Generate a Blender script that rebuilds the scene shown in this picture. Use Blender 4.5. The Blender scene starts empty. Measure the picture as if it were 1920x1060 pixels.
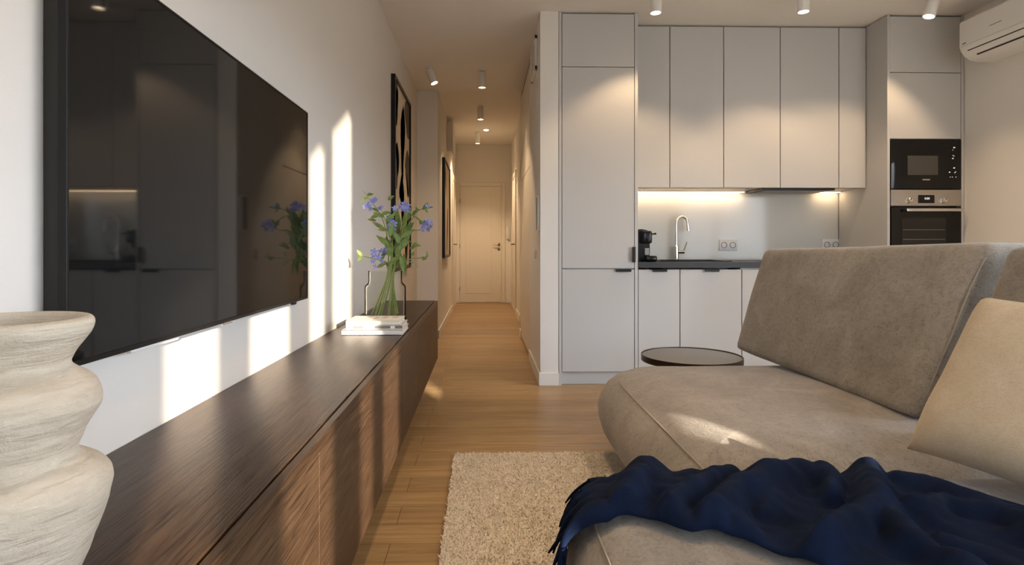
import bpy, bmesh, math, random
import numpy as np
from mathutils import Vector, Matrix, noise
random.seed(4)
C = bpy.context.scene.collection
PI = math.pi
sc = bpy.context.scene

# ------------------------------------------------------------------ materials
def newmat(name):
    m = bpy.data.materials.new(name); m.use_nodes = True
    nt = m.node_tree; b = nt.nodes['Principled BSDF']
    return m, nt, b
def setp(b, **k):
    names = dict(col='Base Color', rough='Roughness', metal='Metallic', spec='Specular IOR Level', sheen='Sheen Weight',
                 sheenr='Sheen Roughness', coat='Coat Weight', coatr='Coat Roughness', trans='Transmission Weight', ior='IOR',
                 emit='Emission Color', es='Emission Strength', sub='Subsurface Weight', sheent='Sheen Tint')
    for a, v in k.items():
        if a in ('col', 'emit', 'sheent') and len(v) == 3: v = (*v, 1)
        b.inputs[names[a]].default_value = v
def node(nt, t, **k):
    n = nt.nodes.new(t)
    for a, v in k.items(): setattr(n, a, v)
    return n
def coords(nt, scale=(1, 1, 1), rot=(0, 0, 0), loc=(0, 0, 0)):
    tc = node(nt, 'ShaderNodeTexCoord'); mp = node(nt, 'ShaderNodeMapping')
    mp.inputs['Scale'].default_value = scale; mp.inputs['Rotation'].default_value = rot; mp.inputs['Location'].default_value = loc
    nt.links.new(tc.outputs['Object'], mp.inputs['Vector'])
    return mp.outputs['Vector']
def noise_tex(nt, vec, scale, detail=4, rough=.55, dist=0):
    n = node(nt, 'ShaderNodeTexNoise'); n.inputs['Scale'].default_value = scale; n.inputs['Detail'].default_value = detail
    n.inputs['Roughness'].default_value = rough; n.inputs['Distortion'].default_value = dist
    nt.links.new(vec, n.inputs['Vector']); return n.outputs['Fac']
def ramp(nt, fac, stops):
    r = node(nt, 'ShaderNodeValToRGB'); e = r.color_ramp.elements
    while len(e) < len(stops): e.new(.5)
    for i, (p, c) in enumerate(stops):
        e[i].position = p; e[i].color = (*c, 1) if len(c) == 3 else c
    nt.links.new(fac, r.inputs['Fac']); return r.outputs['Color']
def bump(nt, b, h, strength=.2, dist=.01, prev=None):
    n = node(nt, 'ShaderNodeBump'); n.inputs['Strength'].default_value = strength; n.inputs['Distance'].default_value = dist
    nt.links.new(h, n.inputs['Height'])
    if prev is not None: nt.links.new(prev, n.inputs['Normal'])
    nt.links.new(n.outputs['Normal'], b.inputs['Normal']); return n.outputs['Normal']
def mix(nt, a, b_, fac, mode='MIX'):
    n = node(nt, 'ShaderNodeMix', data_type='RGBA', blend_type=mode)
    if isinstance(fac, (int, float)): n.inputs[0].default_value = fac
    else: nt.links.new(fac, n.inputs[0])
    for s, v in ((6, a), (7, b_)):
        if isinstance(v, tuple): n.inputs[s].default_value = (*v, 1) if len(v) == 3 else v
        else: nt.links.new(v, n.inputs[s])
    return n.outputs[2]
def plain(name, col, rough=.5, metal=0, **k):
    m, nt, b = newmat(name); setp(b, col=col, rough=rough, metal=metal, **k)
    v = coords(nt); f = noise_tex(nt, v, 60, 3)
    bump(nt, b, f, .03, .002)
    return m
def plaster(name, col):
    m, nt, b = newmat(name); setp(b, rough=.85, spec=.25)
    v = coords(nt); f = noise_tex(nt, v, 1.3, 4)
    c = ramp(nt, f, [(.3, tuple(x*.975 for x in col)), (.7, col)]); nt.links.new(c, b.inputs['Base Color'])
    f2 = noise_tex(nt, v, 220, 3); bump(nt, b, f2, .08, .002)
    return m

M = {}
M['wall'] = plaster('white_wall_paint', (.80, .772, .732))
M['ceil'] = plaster('ceiling_paint', (.83, .80, .76))
M['trim'] = plain('white_trim_paint', (.80, .79, .77), .4)
M['greige'] = plain('matt_greige_lacquer', (.535, .525, .51), .45, spec=.3)
M['greige_core'] = plain('greige_board', (.44, .43, .415), .5)
M['black'] = plain('black_metal', (.006, .0055, .0055), .4, spec=.3)
M['blackgloss'] = plain('black_plastic', (.005, .005, .005), .2, spec=.3)
M['worktop'] = plain('charcoal_worktop', (.032, .032, .034), .45, spec=.35)
M['chrome'] = plain('chrome', (.75, .74, .72), .12, 1)
M['steel'] = plain('brushed_steel', (.50, .46, .42), .32, 1)
M['white_plastic'] = plain('white_plastic', (.8, .79, .77), .35)
M['grey_plastic'] = plain('grey_plastic', (.3, .3, .3), .45)
M['darkslot'] = plain('dark_slot', (.02, .018, .016), .7)
M['tablegrey'] = plain('grey_laminate', (.20, .205, .215), .5)
M['darkbronze'] = plain('dark_bronze_metal', (.035, .026, .02), .4, .6)
M['brass'] = plain('aged_nickel', (.25, .2, .14), .35, 1)
M['door'] = plain('cream_door_paint', (.76, .72, .65), .4)
M['paper'] = plain('book_pages', (.66, .63, .58), .8)
M['bookwhite'] = plain('white_book_cover', (.64, .625, .60), .5)
M['ink'] = plain('grey_print', (.12, .115, .11), .6)
M['blue_print'] = plain('warm_print', (.55, .42, .32), .6)
M['orange'] = plain('tag_orange', (.75, .33, .08), .6)
M['canvas'] = plain('beige_canvas', (.56, .46, .33), .8)
M['leafink'] = plain('olive_paint', (.055, .042, .026), .8)
M['palecanvas'] = plain('pale_paint', (.60, .50, .37), .8)

def emis(name, col, s):
    m, nt, b = newmat(name); setp(b, col=(.8, .8, .8), emit=col, es=s); return m
M['led'] = emis('led_strip_glow', (1, .70, .42), 22)
M['lamp'] = emis('spot_lamp_glow', (1, .78, .50), 18)
M['digits'] = emis('display_digits_glow', (.8, .85, .9), .8)
M['icon'] = emis('panel_icons_glow', (.9, .9, .9), .35)

def glossy_black(name, col, rough, spec=.5):
    m, nt, b = newmat(name); setp(b, col=col, rough=rough, spec=spec)
    return m
M['screen'] = glossy_black('switched_off_screen', (.005, .005, .005), .04, .30)
M['oven_glass'] = glossy_black('black_oven_glass', (.004, .004, .004), .06, .4)
M['oven_window'] = glossy_black('oven_window_glass', (.018, .017, .015), .15, .4)
M['mw_window'] = plain('microwave_mesh_window', (.06, .055, .048), .3)

# back-painted splashback glass
m, nt, b = newmat('backpainted_glass'); setp(b, col=(.68, .67, .63), rough=.08, spec=.5); M['splash'] = m

# clear vase glass: thin walls, so a layer of reflection over clear
m, nt, b = newmat('thin_clear_glass'); nt.nodes.remove(b)
out = nt.nodes['Material Output']; tr = node(nt, 'ShaderNodeBsdfTransparent'); gl = node(nt, 'ShaderNodeBsdfGlossy'); mx = node(nt, 'ShaderNodeMixShader')
lw = node(nt, 'ShaderNodeLayerWeight'); lw.inputs['Blend'].default_value = .07
tr.inputs['Color'].default_value = (.955, .965, .95, 1); gl.inputs['Roughness'].default_value = .02
nt.links.new(lw.outputs['Fresnel'], mx.inputs[0]); nt.links.new(tr.outputs[0], mx.inputs[1]); nt.links.new(gl.outputs[0], mx.inputs[2]); nt.links.new(mx.outputs[0], out.inputs['Surface'])
M['glass'] = m

# oak floor, boards run across the room
m, nt, b = newmat('oak_boards'); setp(b, rough=.36, spec=.4)
v = coords(nt)
br = node(nt, 'ShaderNodeTexBrick'); nt.links.new(v, br.inputs['Vector'])
br.inputs['Scale'].default_value = 1; br.inputs['Brick Width'].default_value = 1.7; br.inputs['Row Height'].default_value = .142
br.inputs['Mortar Size'].default_value = .0012; br.inputs['Mortar Smooth'].default_value = .1
br.inputs['Color1'].default_value = (0, 0, 0, 1); br.inputs['Color2'].default_value = (1, 1, 1, 1); br.inputs['Mortar'].default_value = (.5, .5, .5, 1)
br.offset = .37
g1 = noise_tex(nt, coords(nt, (1.2, 16, 1)), 2.6, 5, .6, .6)
g2 = noise_tex(nt, coords(nt, (4, 90, 1)), 3, 3, .6)
c1 = ramp(nt, g1, [(.25, (.29, .182, .085)), (.55, (.43, .287, .145)), (.8, (.53, .375, .205))])
c2 = mix(nt, c1, mix(nt, (.80, .78, .74), (1.10, 1.08, 1.05), br.outputs['Color']), .85, 'MULTIPLY')
c3 = mix(nt, c2, ramp(nt, g2, [(.3, (.82, .80, .76)), (.7, (1, 1, 1))]), .6, 'MULTIPLY')
c4 = mix(nt, c3, (.10, .06, .03), br.outputs['Fac'])
nt.links.new(c4, b.inputs['Base Color']); bump(nt, b, g2, .06, .002); M['oak'] = m

# smoked oak of the sideboard, grain along its length
def darkwood(name, k=1.0, rough=.34):
    m, nt, b = newmat(name); setp(b, rough=rough, spec=.22)
    g1 = noise_tex(nt, coords(nt, (20, 1.2, 20)), 2.2, 7, .7, 1.6)
    g2 = noise_tex(nt, coords(nt, (120, 3.0, 120)), 2.5, 4, .65, .6)
    c1 = ramp(nt, g1, [(.25, (.030*k, .016*k, .0085*k)), (.5, (.056*k, .031*k, .017*k)), (.78, (.092*k, .054*k, .030*k))])
    c2 = mix(nt, c1, ramp(nt, g2, [(.38, (.25, .23, .22)), (.52, (1, 1, 1))]), .85, 'MULTIPLY')
    nt.links.new(c2, b.inputs['Base Color'])
    bump(nt, b, g2, .30, .002)
    return m
M['smoked'] = darkwood('smoked_oak_top', 1.0, .33)
M['smoked_front'] = darkwood('smoked_oak_front', 1.35, .42)

def velour(name, cols, scale=1.0, bumpk=.35):
    m, nt, b = newmat(name); setp(b, rough=.75, spec=.28, sheen=.35, sheenr=.4)
    v = coords(nt)
    f1 = noise_tex(nt, v, 5*scale, 6, .65, .8); f2 = noise_tex(nt, coords(nt, (1, 1, 1)), 95*scale, 5, .7, 1.5)
    f3 = noise_tex(nt, v, 480*scale, 2, .6)
    c = ramp(nt, f1, [(.28, cols[0]), (.5, cols[1]), (.72, cols[2])])
    c2 = mix(nt, c, ramp(nt, f2, [(.34, (.50, .48, .45)), (.47, (1, 1, 1))]), .75, 'MULTIPLY')
    nt.links.new(c2, b.inputs['Base Color'])
    f4 = noise_tex(nt, coords(nt, (1, .55, 1), (.3, .2, .6)), 34*scale, 4, .6, 2.2)
    c3 = mix(nt, c2, ramp(nt, f4, [(.36, (.74, .72, .70)), (.5, (1, 1, 1)), (.68, (1.12, 1.12, 1.12))]), .5, 'MULTIPLY'); nt.links.new(c3, b.inputs['Base Color'])
    n1 = bump(nt, b, f4, bumpk*.8, .006); n1 = bump(nt, b, f2, bumpk, .004, n1); bump(nt, b, f3, bumpk*.7, .0015, n1)
    return m
M['velour'] = velour('taupe_velour', [(.205, .178, .15), (.27, .238, .203), (.335, .30, .26)])
M['piping'] = plain('taupe_piping', (.33, .285, .23), .7)

m, nt, b = newmat('cream_boucle'); setp(b, rough=.9, spec=.2, sheen=.2)
v = coords(nt); w = noise_tex(nt, coords(nt, (1, 1, 2.4)), 130, 4, .65, 1.0); w2 = noise_tex(nt, v, 12, 4)
c = ramp(nt, w2, [(.3, (.53, .43, .30)), (.7, (.62, .52, .385))])
nt.links.new(mix(nt, c, ramp(nt, w, [(.3, (.72, .70, .66)), (.55, (1, 1, 1))]), .6, 'MULTIPLY'), b.inputs['Base Color']); bump(nt, b, w, .5, .004); M['pillow'] = m

m, nt, b = newmat('navy_wool'); setp(b, rough=.92, spec=.15, sheen=.03, sheent=(.12, .28, .7), sheenr=.5)
v = coords(nt); w = noise_tex(nt, coords(nt, (1, 2.5, 1)), 160, 4, .7, .8); w2 = noise_tex(nt, v, 9, 4)
c = ramp(nt, w2, [(.3, (.0014, .0045, .0165)), (.7, (.0036, .0120, .042))])  # lighter navy patches put some highlight contrast into the wool colour
nt.links.new(mix(nt, c, ramp(nt, w, [(.3, (.6, .6, .6)), (.6, (1, 1, 1))]), .6, 'MULTIPLY'), b.inputs['Base Color']); bump(nt, b, w, .5, .004); M['navy'] = m

m, nt, b = newmat('cream_rug_wool'); setp(b, rough=.95, spec=.1, sheen=.15)
v = coords(nt); w = noise_tex(nt, v, 22, 6, .7, 1.6); w2 = noise_tex(nt, v, 4.5, 3)
c = ramp(nt, w, [(.30, (.62, .49, .36)), (.42, (.88, .79, .66)), (.7, (.94, .87, .76))])
nt.links.new(mix(nt, c, ramp(nt, w2, [(.3, (.88, .87, .85)), (.7, (1, 1, 1))]), .8, 'MULTIPLY'), b.inputs['Base Color'])
w3 = noise_tex(nt, v, 260, 4, .7); bump(nt, b, w3, .6, .006); M['rug'] = m

m, nt, b = newmat('rough_cream_clay'); setp(b, rough=.92, spec=.15)
v = coords(nt)
f1 = noise_tex(nt, coords(nt, (1, 1, 3)), 14, 6, .7, .6); f2 = noise_tex(nt, v, 70, 5, .7, .7); f3 = noise_tex(nt, coords(nt, (1, 1, 9), (.18, .1, 0)), 11, 3, .6, .4)
c = ramp(nt, f1, [(.3, (.44, .37, .28)), (.6, (.55, .475, .375)), (.8, (.60, .525, .43))])
nt.links.new(c, b.inputs['Base Color'])
n1 = bump(nt, b, f2, .45, .006); n2 = bump(nt, b, f3, .5, .008, n1); M['clay'] = m

def leafmat(name, a, bb):
    m, nt, b = newmat(name); setp(b, rough=.5, spec=.3)
    f = noise_tex(nt, coords(nt), 30, 2); nt.links.new(ramp(nt, f, [(.3, a), (.7, bb)]), b.inputs['Base Color']); return m
M['leaf'] = leafmat('fresh_green_leaf', (.075, .125, .025), (.17, .23, .06))
M['stem'] = leafmat('green_stem', (.14, .19, .05), (.24, .28, .09))
M['blossom'] = leafmat('blue_violet_petals', (.13, .14, .38), (.30, .32, .62))

# cloth of the added window drapes: lets a little light glow through
m, nt, b = newmat('sun_drape_cloth'); nt.nodes.remove(b)
out = nt.nodes['Material Output']; d = node(nt, 'ShaderNodeBsdfDiffuse'); t = node(nt, 'ShaderNodeBsdfTranslucent'); mx = node(nt, 'ShaderNodeMixShader')
d.inputs['Color'].default_value = (.7, .68, .65, 1); t.inputs['Color'].default_value = (.11, .11, .11, 1); mx.inputs[0].default_value = .4
nt.links.new(d.outputs[0], mx.inputs[1]); nt.links.new(t.outputs[0], mx.inputs[2]); nt.links.new(mx.outputs[0], out.inputs['Surface']); M['sun_drape'] = m

# ------------------------------------------------------------------ mesh helpers
class MB:
    def __init__(s): s.bm = bmesh.new(); s.mi = 0
    def _new(s, geom_faces):
        for f in geom_faces: f.material_index = s.mi
    def box(s, x0, x1, y0, y1, z0, z1, bev=0, seg=2):
        t = bmesh.new()
        bmesh.ops.create_cube(t, size=1)
        for v in t.verts:
            v.co = Vector(((x0+x1)/2+v.co.x*(x1-x0), (y0+y1)/2+v.co.y*(y1-y0), (z0+z1)/2+v.co.z*(z1-z0)))
        if bev: bmesh.ops.bevel(t, geom=list(t.edges)+list(t.verts), offset=bev, segments=seg, affect='EDGES', profile=.5)
        s.merge(t); return s
    def merge(s, t, mat=None):
        if mat is not None: t.transform(mat)
        off = {}
        for v in t.verts: off[v] = s.bm.verts.new(v.co)
        for f in t.faces:
            try: nf = s.bm.faces.new([off[v] for v in f.verts]); nf.material_index = s.mi; nf.smooth = True
            except ValueError: pass
        t.free()
    def lathe(s, prof, cx, cy, n=48, close_bottom=True, close_top=False, mat=None):
        t = bmesh.new(); rings = []
        for r, z in prof:
            rings.append([t.verts.new((cx+r*math.cos(2*PI*i/n), cy+r*math.sin(2*PI*i/n), z)) for i in range(n)])
        for a, b_ in zip(rings, rings[1:]):
            for i in range(n):
                j = (i+1) % n; t.faces.new((a[i], a[j], b_[j], b_[i]))
        if close_bottom: t.faces.new(list(reversed(rings[0])))
        if close_top: t.faces.new(rings[-1])
        s.merge(t, mat); return s
    def tube(s, pts, rad, n=8, caps=True):
        pts = [Vector(p) for p in pts]; t = bmesh.new(); rings = []
        if not isinstance(rad, (list, tuple)): rad = [rad]*len(pts)
        up = None
        for i, p in enumerate(pts):
            d = (pts[min(i+1, len(pts)-1)]-pts[max(i-1, 0)]).normalized()
            if up is None:
                up = d.orthogonal().normalized()
            else:
                up = (up-d*up.dot(d)); up = up.normalized() if up.length > 1e-6 else d.orthogonal().normalized()
            sd = d.cross(up)
            rings.append([t.verts.new(p+(up*math.cos(2*PI*k/n)+sd*math.sin(2*PI*k/n))*rad[i]) for k in range(n)])
        for a, b_ in zip(rings, rings[1:]):
            for k in range(n):
                j = (k+1) % n; t.faces.new((a[k], a[j], b_[j], b_[k]))
        if caps: t.faces.new(list(reversed(rings[0]))); t.faces.new(rings[-1])
        s.merge(t); return s
    def prism(s, poly, axis, a0, a1):
        """poly: 2D points; axis 'x': (y,z), 'y': (x,z), 'z': (x,y)"""
        t = bmesh.new()
        def P(p, a): return {'x': (a, p[0], p[1]), 'y': (p[0], a, p[1]), 'z': (p[0], p[1], a)}[axis]
        A = [t.verts.new(P(p, a0)) for p in poly]; B = [t.verts.new(P(p, a1)) for p in poly]
        t.faces.new(A); t.faces.new(list(reversed(B)))
        for i in range(len(poly)):
            j = (i+1) % len(poly); t.faces.new((A[j], A[i], B[i], B[j]))
        bmesh.ops.recalc_face_normals(t, faces=t.faces); s.merge(t); return s
    def grid(s, P, closed_u=False):
        """P[i][j] points"""
        t = bmesh.new(); V = [[t.verts.new(p) for p in row] for row in P]
        for i in range(len(V)-1):
            for j in range(len(V[0])-1 + (1 if closed_u else 0)):
                k = (j+1) % len(V[0]); t.faces.new((V[i][j], V[i][k], V[i+1][k], V[i+1][j]))
        s.merge(t); return s

def place(o, parent, origin):
    if parent is not None: o.parent = parent
def obj(name, mb, mats, parent=None, origin=None, angle=35, recalc=True):
    bm = mb.bm if isinstance(mb, MB) else mb
    if recalc: bmesh.ops.recalc_face_normals(bm, faces=bm.faces)
    if parent is not None: w = Vector(parent['_o'])
    elif origin is not None: w = Vector(origin)
    else:
        xs = [v.co for v in bm.verts]; w = Vector((sum(c.x for c in xs)/len(xs), sum(c.y for c in xs)/len(xs), min(c.z for c in xs)))
    bm.transform(Matrix.Translation(-w))
    me = bpy.data.meshes.new(name); bm.to_mesh(me); bm.free()
    for f in me.polygons: f.use_smooth = True
    me.set_sharp_from_angle(angle=math.radians(angle))
    o = bpy.data.objects.new(name, me); C.objects.link(o)
    for mm in (mats if isinstance(mats, (list, tuple)) else [mats]): me.materials.append(mm)
    o['_o'] = tuple(w)
    if parent is not None: o.parent = parent
    else: o.location = w
    if parent is not None: o.location = (0, 0, 0)
    return o
def tag(o, label, cat, group=None, kind=None):
    o['label'] = label; o['category'] = cat
    if group: o['group'] = group
    if kind: o['kind'] = kind
    return o
def thing(name, label, cat, loc, group=None):
    o = bpy.data.objects.new(name, None); C.objects.link(o); o.location = loc; o['_o'] = tuple(loc); o.empty_display_size = .05
    return tag(o, label, cat, group)
def struct(name, mb, mats, angle=35):
    o = obj(name, mb, mats, angle=angle); o['kind'] = 'structure'; return o
def B(*a, **k): return MB().box(*a, **k)

# ------------------------------------------------------------------ the room
XL, XR, YB, YE, H = -.725, 3.495, -1.30, 10.45, 2.685
XC, XJ = .403, -.50          # corridor sides
YP, YJ = 4.24, 6.42          # kitchen pillar front, jutting wall
FR = 2.80                    # ceiling height at the corridor end
struct('floor', B(XL-.1, XR+.1, YB-.15, YE+.1, -.08, 0), M['oak'])
mb = MB(); mb.box(XL-.1, XR+.1, YB-.15, YJ, H, H+.12)
mb.prism([(YJ, H), (YE+.1, FR), (YE+.1, FR+.14), (YJ, H+.12)], 'x', XL-.1, XR+.1)
struct('ceiling', mb, M['ceil'])
M['wall_left'] = plaster('wall_paint_with_shade', (.715, .672, .62))  # same wall paint toned down: the wall's grazing-light shade put into colour
struct('wall_left', B(XL-.12, XL, YB-.15, YJ+.02, 0, H), M['wall_left'])
mb = MB(); mb.box(XL-.12, XJ, YJ, YJ+.12, 0, H+.01); mb.box(XJ-.12, XJ, YJ+.10, YE+.05, 0, FR+.05)
struct('wall_corridor_left', mb, M['wall'])
struct('wall_end', B(XJ-.1, 1.6, YE, YE+.1, 0, FR+.06), M['wall'])
mb = MB(); mb.box(XC, .535, YP, 5.20, 0, H)
struct('wall_corridor_right', mb, M['wall'])
mb = MB(); mb.box(XC, .53, 6.42, 6.54, 0, H+.02); mb.box(.475, .60, 7.75, YE+.02, 0, FR+.05); mb.box(.475, .60, 6.54, 7.75, 2.12, H+.06)
mb.box(.53, 1.6, 6.42, 6.5, 0, H+.02); mb.box(.60, 1.6, 7.80, 7.88, 0, H+.06); mb.box(1.5, 1.6, 6.5, 7.8, 0, H+.06)
struct('wall_side_hall', mb, M['wall'])
struct('wall_kitchen', B(.535, XR+.1, 4.84, 4.95, 0, H), M['wall'])
RY0_, RY1_, RZ0_, RZ1_ = -1.05, 2.35, .08, 1.98
mb = MB(); mb.box(XR, XR+.12, YB-.15, RY0_, 0, H); mb.box(XR, XR+.12, RY1_, 4.95, 0, H); mb.box(XR, XR+.12, RY0_, RY1_, 0, RZ0_); mb.box(XR, XR+.12, RY0_, RY1_, RZ1_, H)
struct('wall_right', mb, M['wall'])
mb = MB()
for y in (RY0_, .62, RY1_-.06): mb.box(XR+.03, XR+.09, y, y+.06, RZ0_, RZ1_)
mb.box(XR+.03, XR+.09, RY0_, RY1_, RZ0_, RZ0_+.06); mb.box(XR+.03, XR+.09, RY0_, RY1_, RZ1_-.06, RZ1_)
struct('window_added', mb, M['grey_plastic'])  # unseen side window, added and sized to bring in low cool daylight
struct('wall_sun_block', B(XR+.121, XR+2.2, -1.35, -1.18, -.08, 3.2), M['wall'])  # unseen outside wall, added to keep direct sun off the side window
# window wall behind the viewpoint
WX0, WX1, WZ0, WZ1 = -.45, 3.15, .06, 2.66
mb = MB(); mb.box(XL-.1, WX0, YB-.15, YB, 0, H); mb.box(WX1, XR+.1, YB-.15, YB, 0, H); mb.box(WX0, WX1, YB-.15, YB, 0, WZ0); mb.box(WX0, WX1, YB-.15, YB, WZ1, H)
struct('wall_window', mb, M['wall'])
mb = MB()
for x in (WX0, 1.65, 2.86, WX1-.05): mb.box(x, x+.05, YB-.10, YB-.05, WZ0, WZ1)
mb.box(WX0, WX1, YB-.1, YB-.05, WZ0, WZ0+.05); mb.box(WX0, WX1, YB-.1, YB-.05, WZ1-.005, WZ1+.005)
mb.box(2.86, WX1, YB-.1, YB-.05, 1.50, 1.55)
struct('window_1', mb, M['grey_plastic'])

def board(name, pts):
    mb = MB()
    for x0, x1, y0, y1 in pts: mb.box(x0, x1, y0, y1, 0, .092, .003, 1)
    return struct(name, mb, M['trim'])
board('baseboard_left', [(XL, XL+.012, YB, YJ)])
board('baseboard_jut', [(XL+.012, XJ+.012, YJ-.012, YJ)])
board('baseboard_corridor_left', [(XJ, XJ+.012, YJ-.012, YE)])
board('baseboard_pillar', [(XC-.012, .535, YP-.012, YP), (XC-.012, XC, YP, 5.20)])
board('baseboard_corridor_right', [(XC-.012, XC, 6.42, 6.54), (XC-.012, .53, 6.54, 6.552), (.463, .475, 7.75, YE)])
board('baseboard_end', [(XJ, -.50+.05, YE-.012, YE), (.375, .475, YE-.012, YE)])
board('baseboard_right', [(XR-.012, XR, YB, RY0_), (XR-.012, XR, RY1_, 4.2)])

# end door
DX0, DX1, DZ = -.43, .305, 2.06
mb = MB()
mb.box(DX0-.065, DX0, YE-.022, YE, 0, DZ+.065, .004, 1); mb.box(DX1, DX1+.065, YE-.022, YE, 0, DZ+.065, .004, 1); mb.box(DX0, DX1, YE-.022, YE, DZ, DZ+.065, .004, 1)
d = struct('door_1', mb, M['door'])
mb = MB(); mb.box(DX0+.004, DX1-.004, YE-.012, YE-.001, .012, DZ-.004)
lf = obj('door_leaf', mb, M['door'], d)
mb = MB(); x0, x1, z0, z1 = DX0+.10, DX1-.19, .17, 1.90
for a in ((x0, x1, z0, z0+.012), (x0, x1, z1, z1+.012), (x0, x0+.012, z0, z1), (x1, x1+.012, z0, z1)): mb.box(a[0], a[1], YE-.017, YE-.011, a[2], a[3], .002, 1)
obj('panel_moulding', mb, M['door'], d)
mb = MB(); mb.tube([(DX1-.045, YE-.012, 1.03), (DX1-.045, YE-.06, 1.03), (DX1-.055, YE-.066, 1.03), (DX1-.15, YE-.066, 1.03)], .009, 10)
mb.lathe([(.026, 0), (.026, .008), (.0, .008)], 0, 0, 20, mat=Matrix.Translation((DX1-.045, YE-.012, 1.03)) @ Matrix.Rotation(PI/2, 4, 'X'))
obj('door_handle', mb, M['brass'], d)
mb = MB(); mb.box(DX1-.066, DX1-.024, YE-.02, YE-.012, .925, .965, .004, 2)
obj('keyhole_plate', mb, M['brass'], d)
mb = MB()
for z in (.25, 1.0, 1.80): mb.box(DX0-.004, DX0+.006, YE-.026, YE-.012, z-.04, z+.04, .002, 1)
obj('hinge', mb, M['brass'], d)
# side doorway trims in the corridor
def doortrim(name, X, s, y0, y1, top):
    mb = MB()
    xa, xb = sorted((X, X+s*.02))
    mb.box(xa, xb, y0, y0+.07, 0, top, .003, 1); mb.box(xa, xb, y1-.07, y1, 0, top, .003, 1); mb.box(xa, xb, y0, y1, top, top+.07, .003, 1)
    o = struct(name, mb, M['door'])
    mb = MB(); xa, xb = sorted((X+s*.002, X+s*.010)); mb.box(xa, xb, y0+.07, y1-.07, .01, top)
    obj('door_leaf', mb, M['door'], o)
    y = y0+.12
    mb = MB(); mb.tube([(X+s*.01, y, 1.03), (X+s*.06, y, 1.03), (X+s*.066, y+.01, 1.03), (X+s*.066, y+.11, 1.03)], .009, 8); obj('door_handle', mb, M['brass'], o)
doortrim('door_2', XJ, 1, 9.2, 10.1, 2.06)
doortrim('door_3', .475, -1, 8.7, 9.6, 2.06)

# ------------------------------------------------------------------ corridor things
def picture(name, label, X, y0, y1, z0, z1, depth, shapes, sub):
    t = thing(name, label, 'picture', (X, (y0+y1)/2, z0), 'framed abstract pictures on the left side walls')
    f = .028; mb = MB()
    for a in ((y0, y0+f, z0, z1), (y1-f, y1, z0, z1), (y0+f, y1-f, z0, z0+f), (y0+f, y1-f, z1-f, z1)): mb.box(X, X+depth, a[0], a[1], a[2], a[3], .002, 1)
    obj('picture_frame', mb, M['black'], t)
    mb = MB(); mb.box(X, X+depth*.55, y0+f, y1-f, z0+f, z1-f)
    Xs = X+depth*.55
    for (cy, cz, ly, lz, rot, mi) in shapes:
        mb.mi = mi; n = 16; pts = []
        for k in range(n):
            a = 2*PI*k/n; r = 1
            p = Vector((ly*math.cos(a)*abs(math.cos(a))**.3*(1+.25*math.sin(3*a+rot)), lz*math.sin(a)))
            p = Matrix.Rotation(rot, 2) @ p
            pts.append((min(max(y0+(y1-y0)*cy+p.x, y0+f), y1-f), min(max(z0+(z1-z0)*cz+p.y, z0+f), z1-f)))
        mb.prism(pts, 'x', Xs, Xs+.0012+.0004*len(pts) % .001)
    obj('painted_canvas', mb, [M['canvas'], M['leafink'], M['palecanvas']], t, recalc=False)
    return t
sh = [(.35, .70, .30, .50, .1, 2), (.62, .30, .30, .45, -.1, 2), (.10, .88, .15, .20, .25, 1), (.52, .72, .13, .32, -.15, 1), (.88, .90, .22, .20, .2, 1),
      (.16, .55, .12, .20, -.2, 1), (.86, .56, .16, .22, .15, 1), (.50, .36, .11, .24, .1, 1), (.20, .16, .16, .22, .15, 1), (.78, .20, .15, .26, -.15, 1)]
picture('picture', 'tall black-framed picture of dark leaf shapes behind the flower vase', XL, 4.62, 5.62, .80, 2.345, .035, sh, 0)
sh2 = [(.4, .6, .25, .4, .2, 2), (.6, .3, .1, .3, -.3, 1), (.3, .8, .09, .22, .4, 1)]
picture('picture', 'black-framed picture further back on the corridor wall', XJ, 7.05, 8.2, .86, 2.06, .035, sh2, 0)

# wardrobe front in the corridor
t = thing('wardrobe', 'tall built-in beige wardrobe lining the right side of the corridor', 'wardrobe', (.6, 5.8, 0))
obj('carcass', B(XC+.024, .98, 5.203, 6.417, .0, H-.004), M['door'], t)
obj('lower_door', B(XC, XC+.02, 5.206, 6.414, .03, 1.70, .002, 1), M['door'], t)
obj('upper_door', B(XC, XC+.02, 5.206, 6.414, 1.71, H-.075, .002, 1), M['door'], t)
obj('top_track', B(XC+.006, XC+.022, 5.206, 6.414, H-.072, H-.03), M['darkbronze'], t)
# vent grille
t = thing('vent_grille', 'white air vent grille high on the side of the pillar', 'vent', (XC, 4.68, 2.34))
mb = MB(); y0, y1, z0, z1 = 4.47, 4.86, 2.34, 2.60
for a in ((y0, y0+.03, z0, z1), (y1-.03, y1, z0, z1), (y0, y1, z0, z0+.03), (y0, y1, z1-.03, z1)): mb.box(XC-.022, XC, a[0], a[1], a[2], a[3], .003, 1)
obj('frame', mb, M['trim'], t)
obj('backing', B(XC-.006, XC, y0+.02, y1-.02, z0+.02, z1-.02), M['darkslot'], t)
mb = MB()
for k in range(6): mb.box(XC-.017, XC-.008, y0+.03, y1-.03, z0+.045+k*.032, z0+.062+k*.032)
obj('slats', mb, M['trim'], t)
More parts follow.
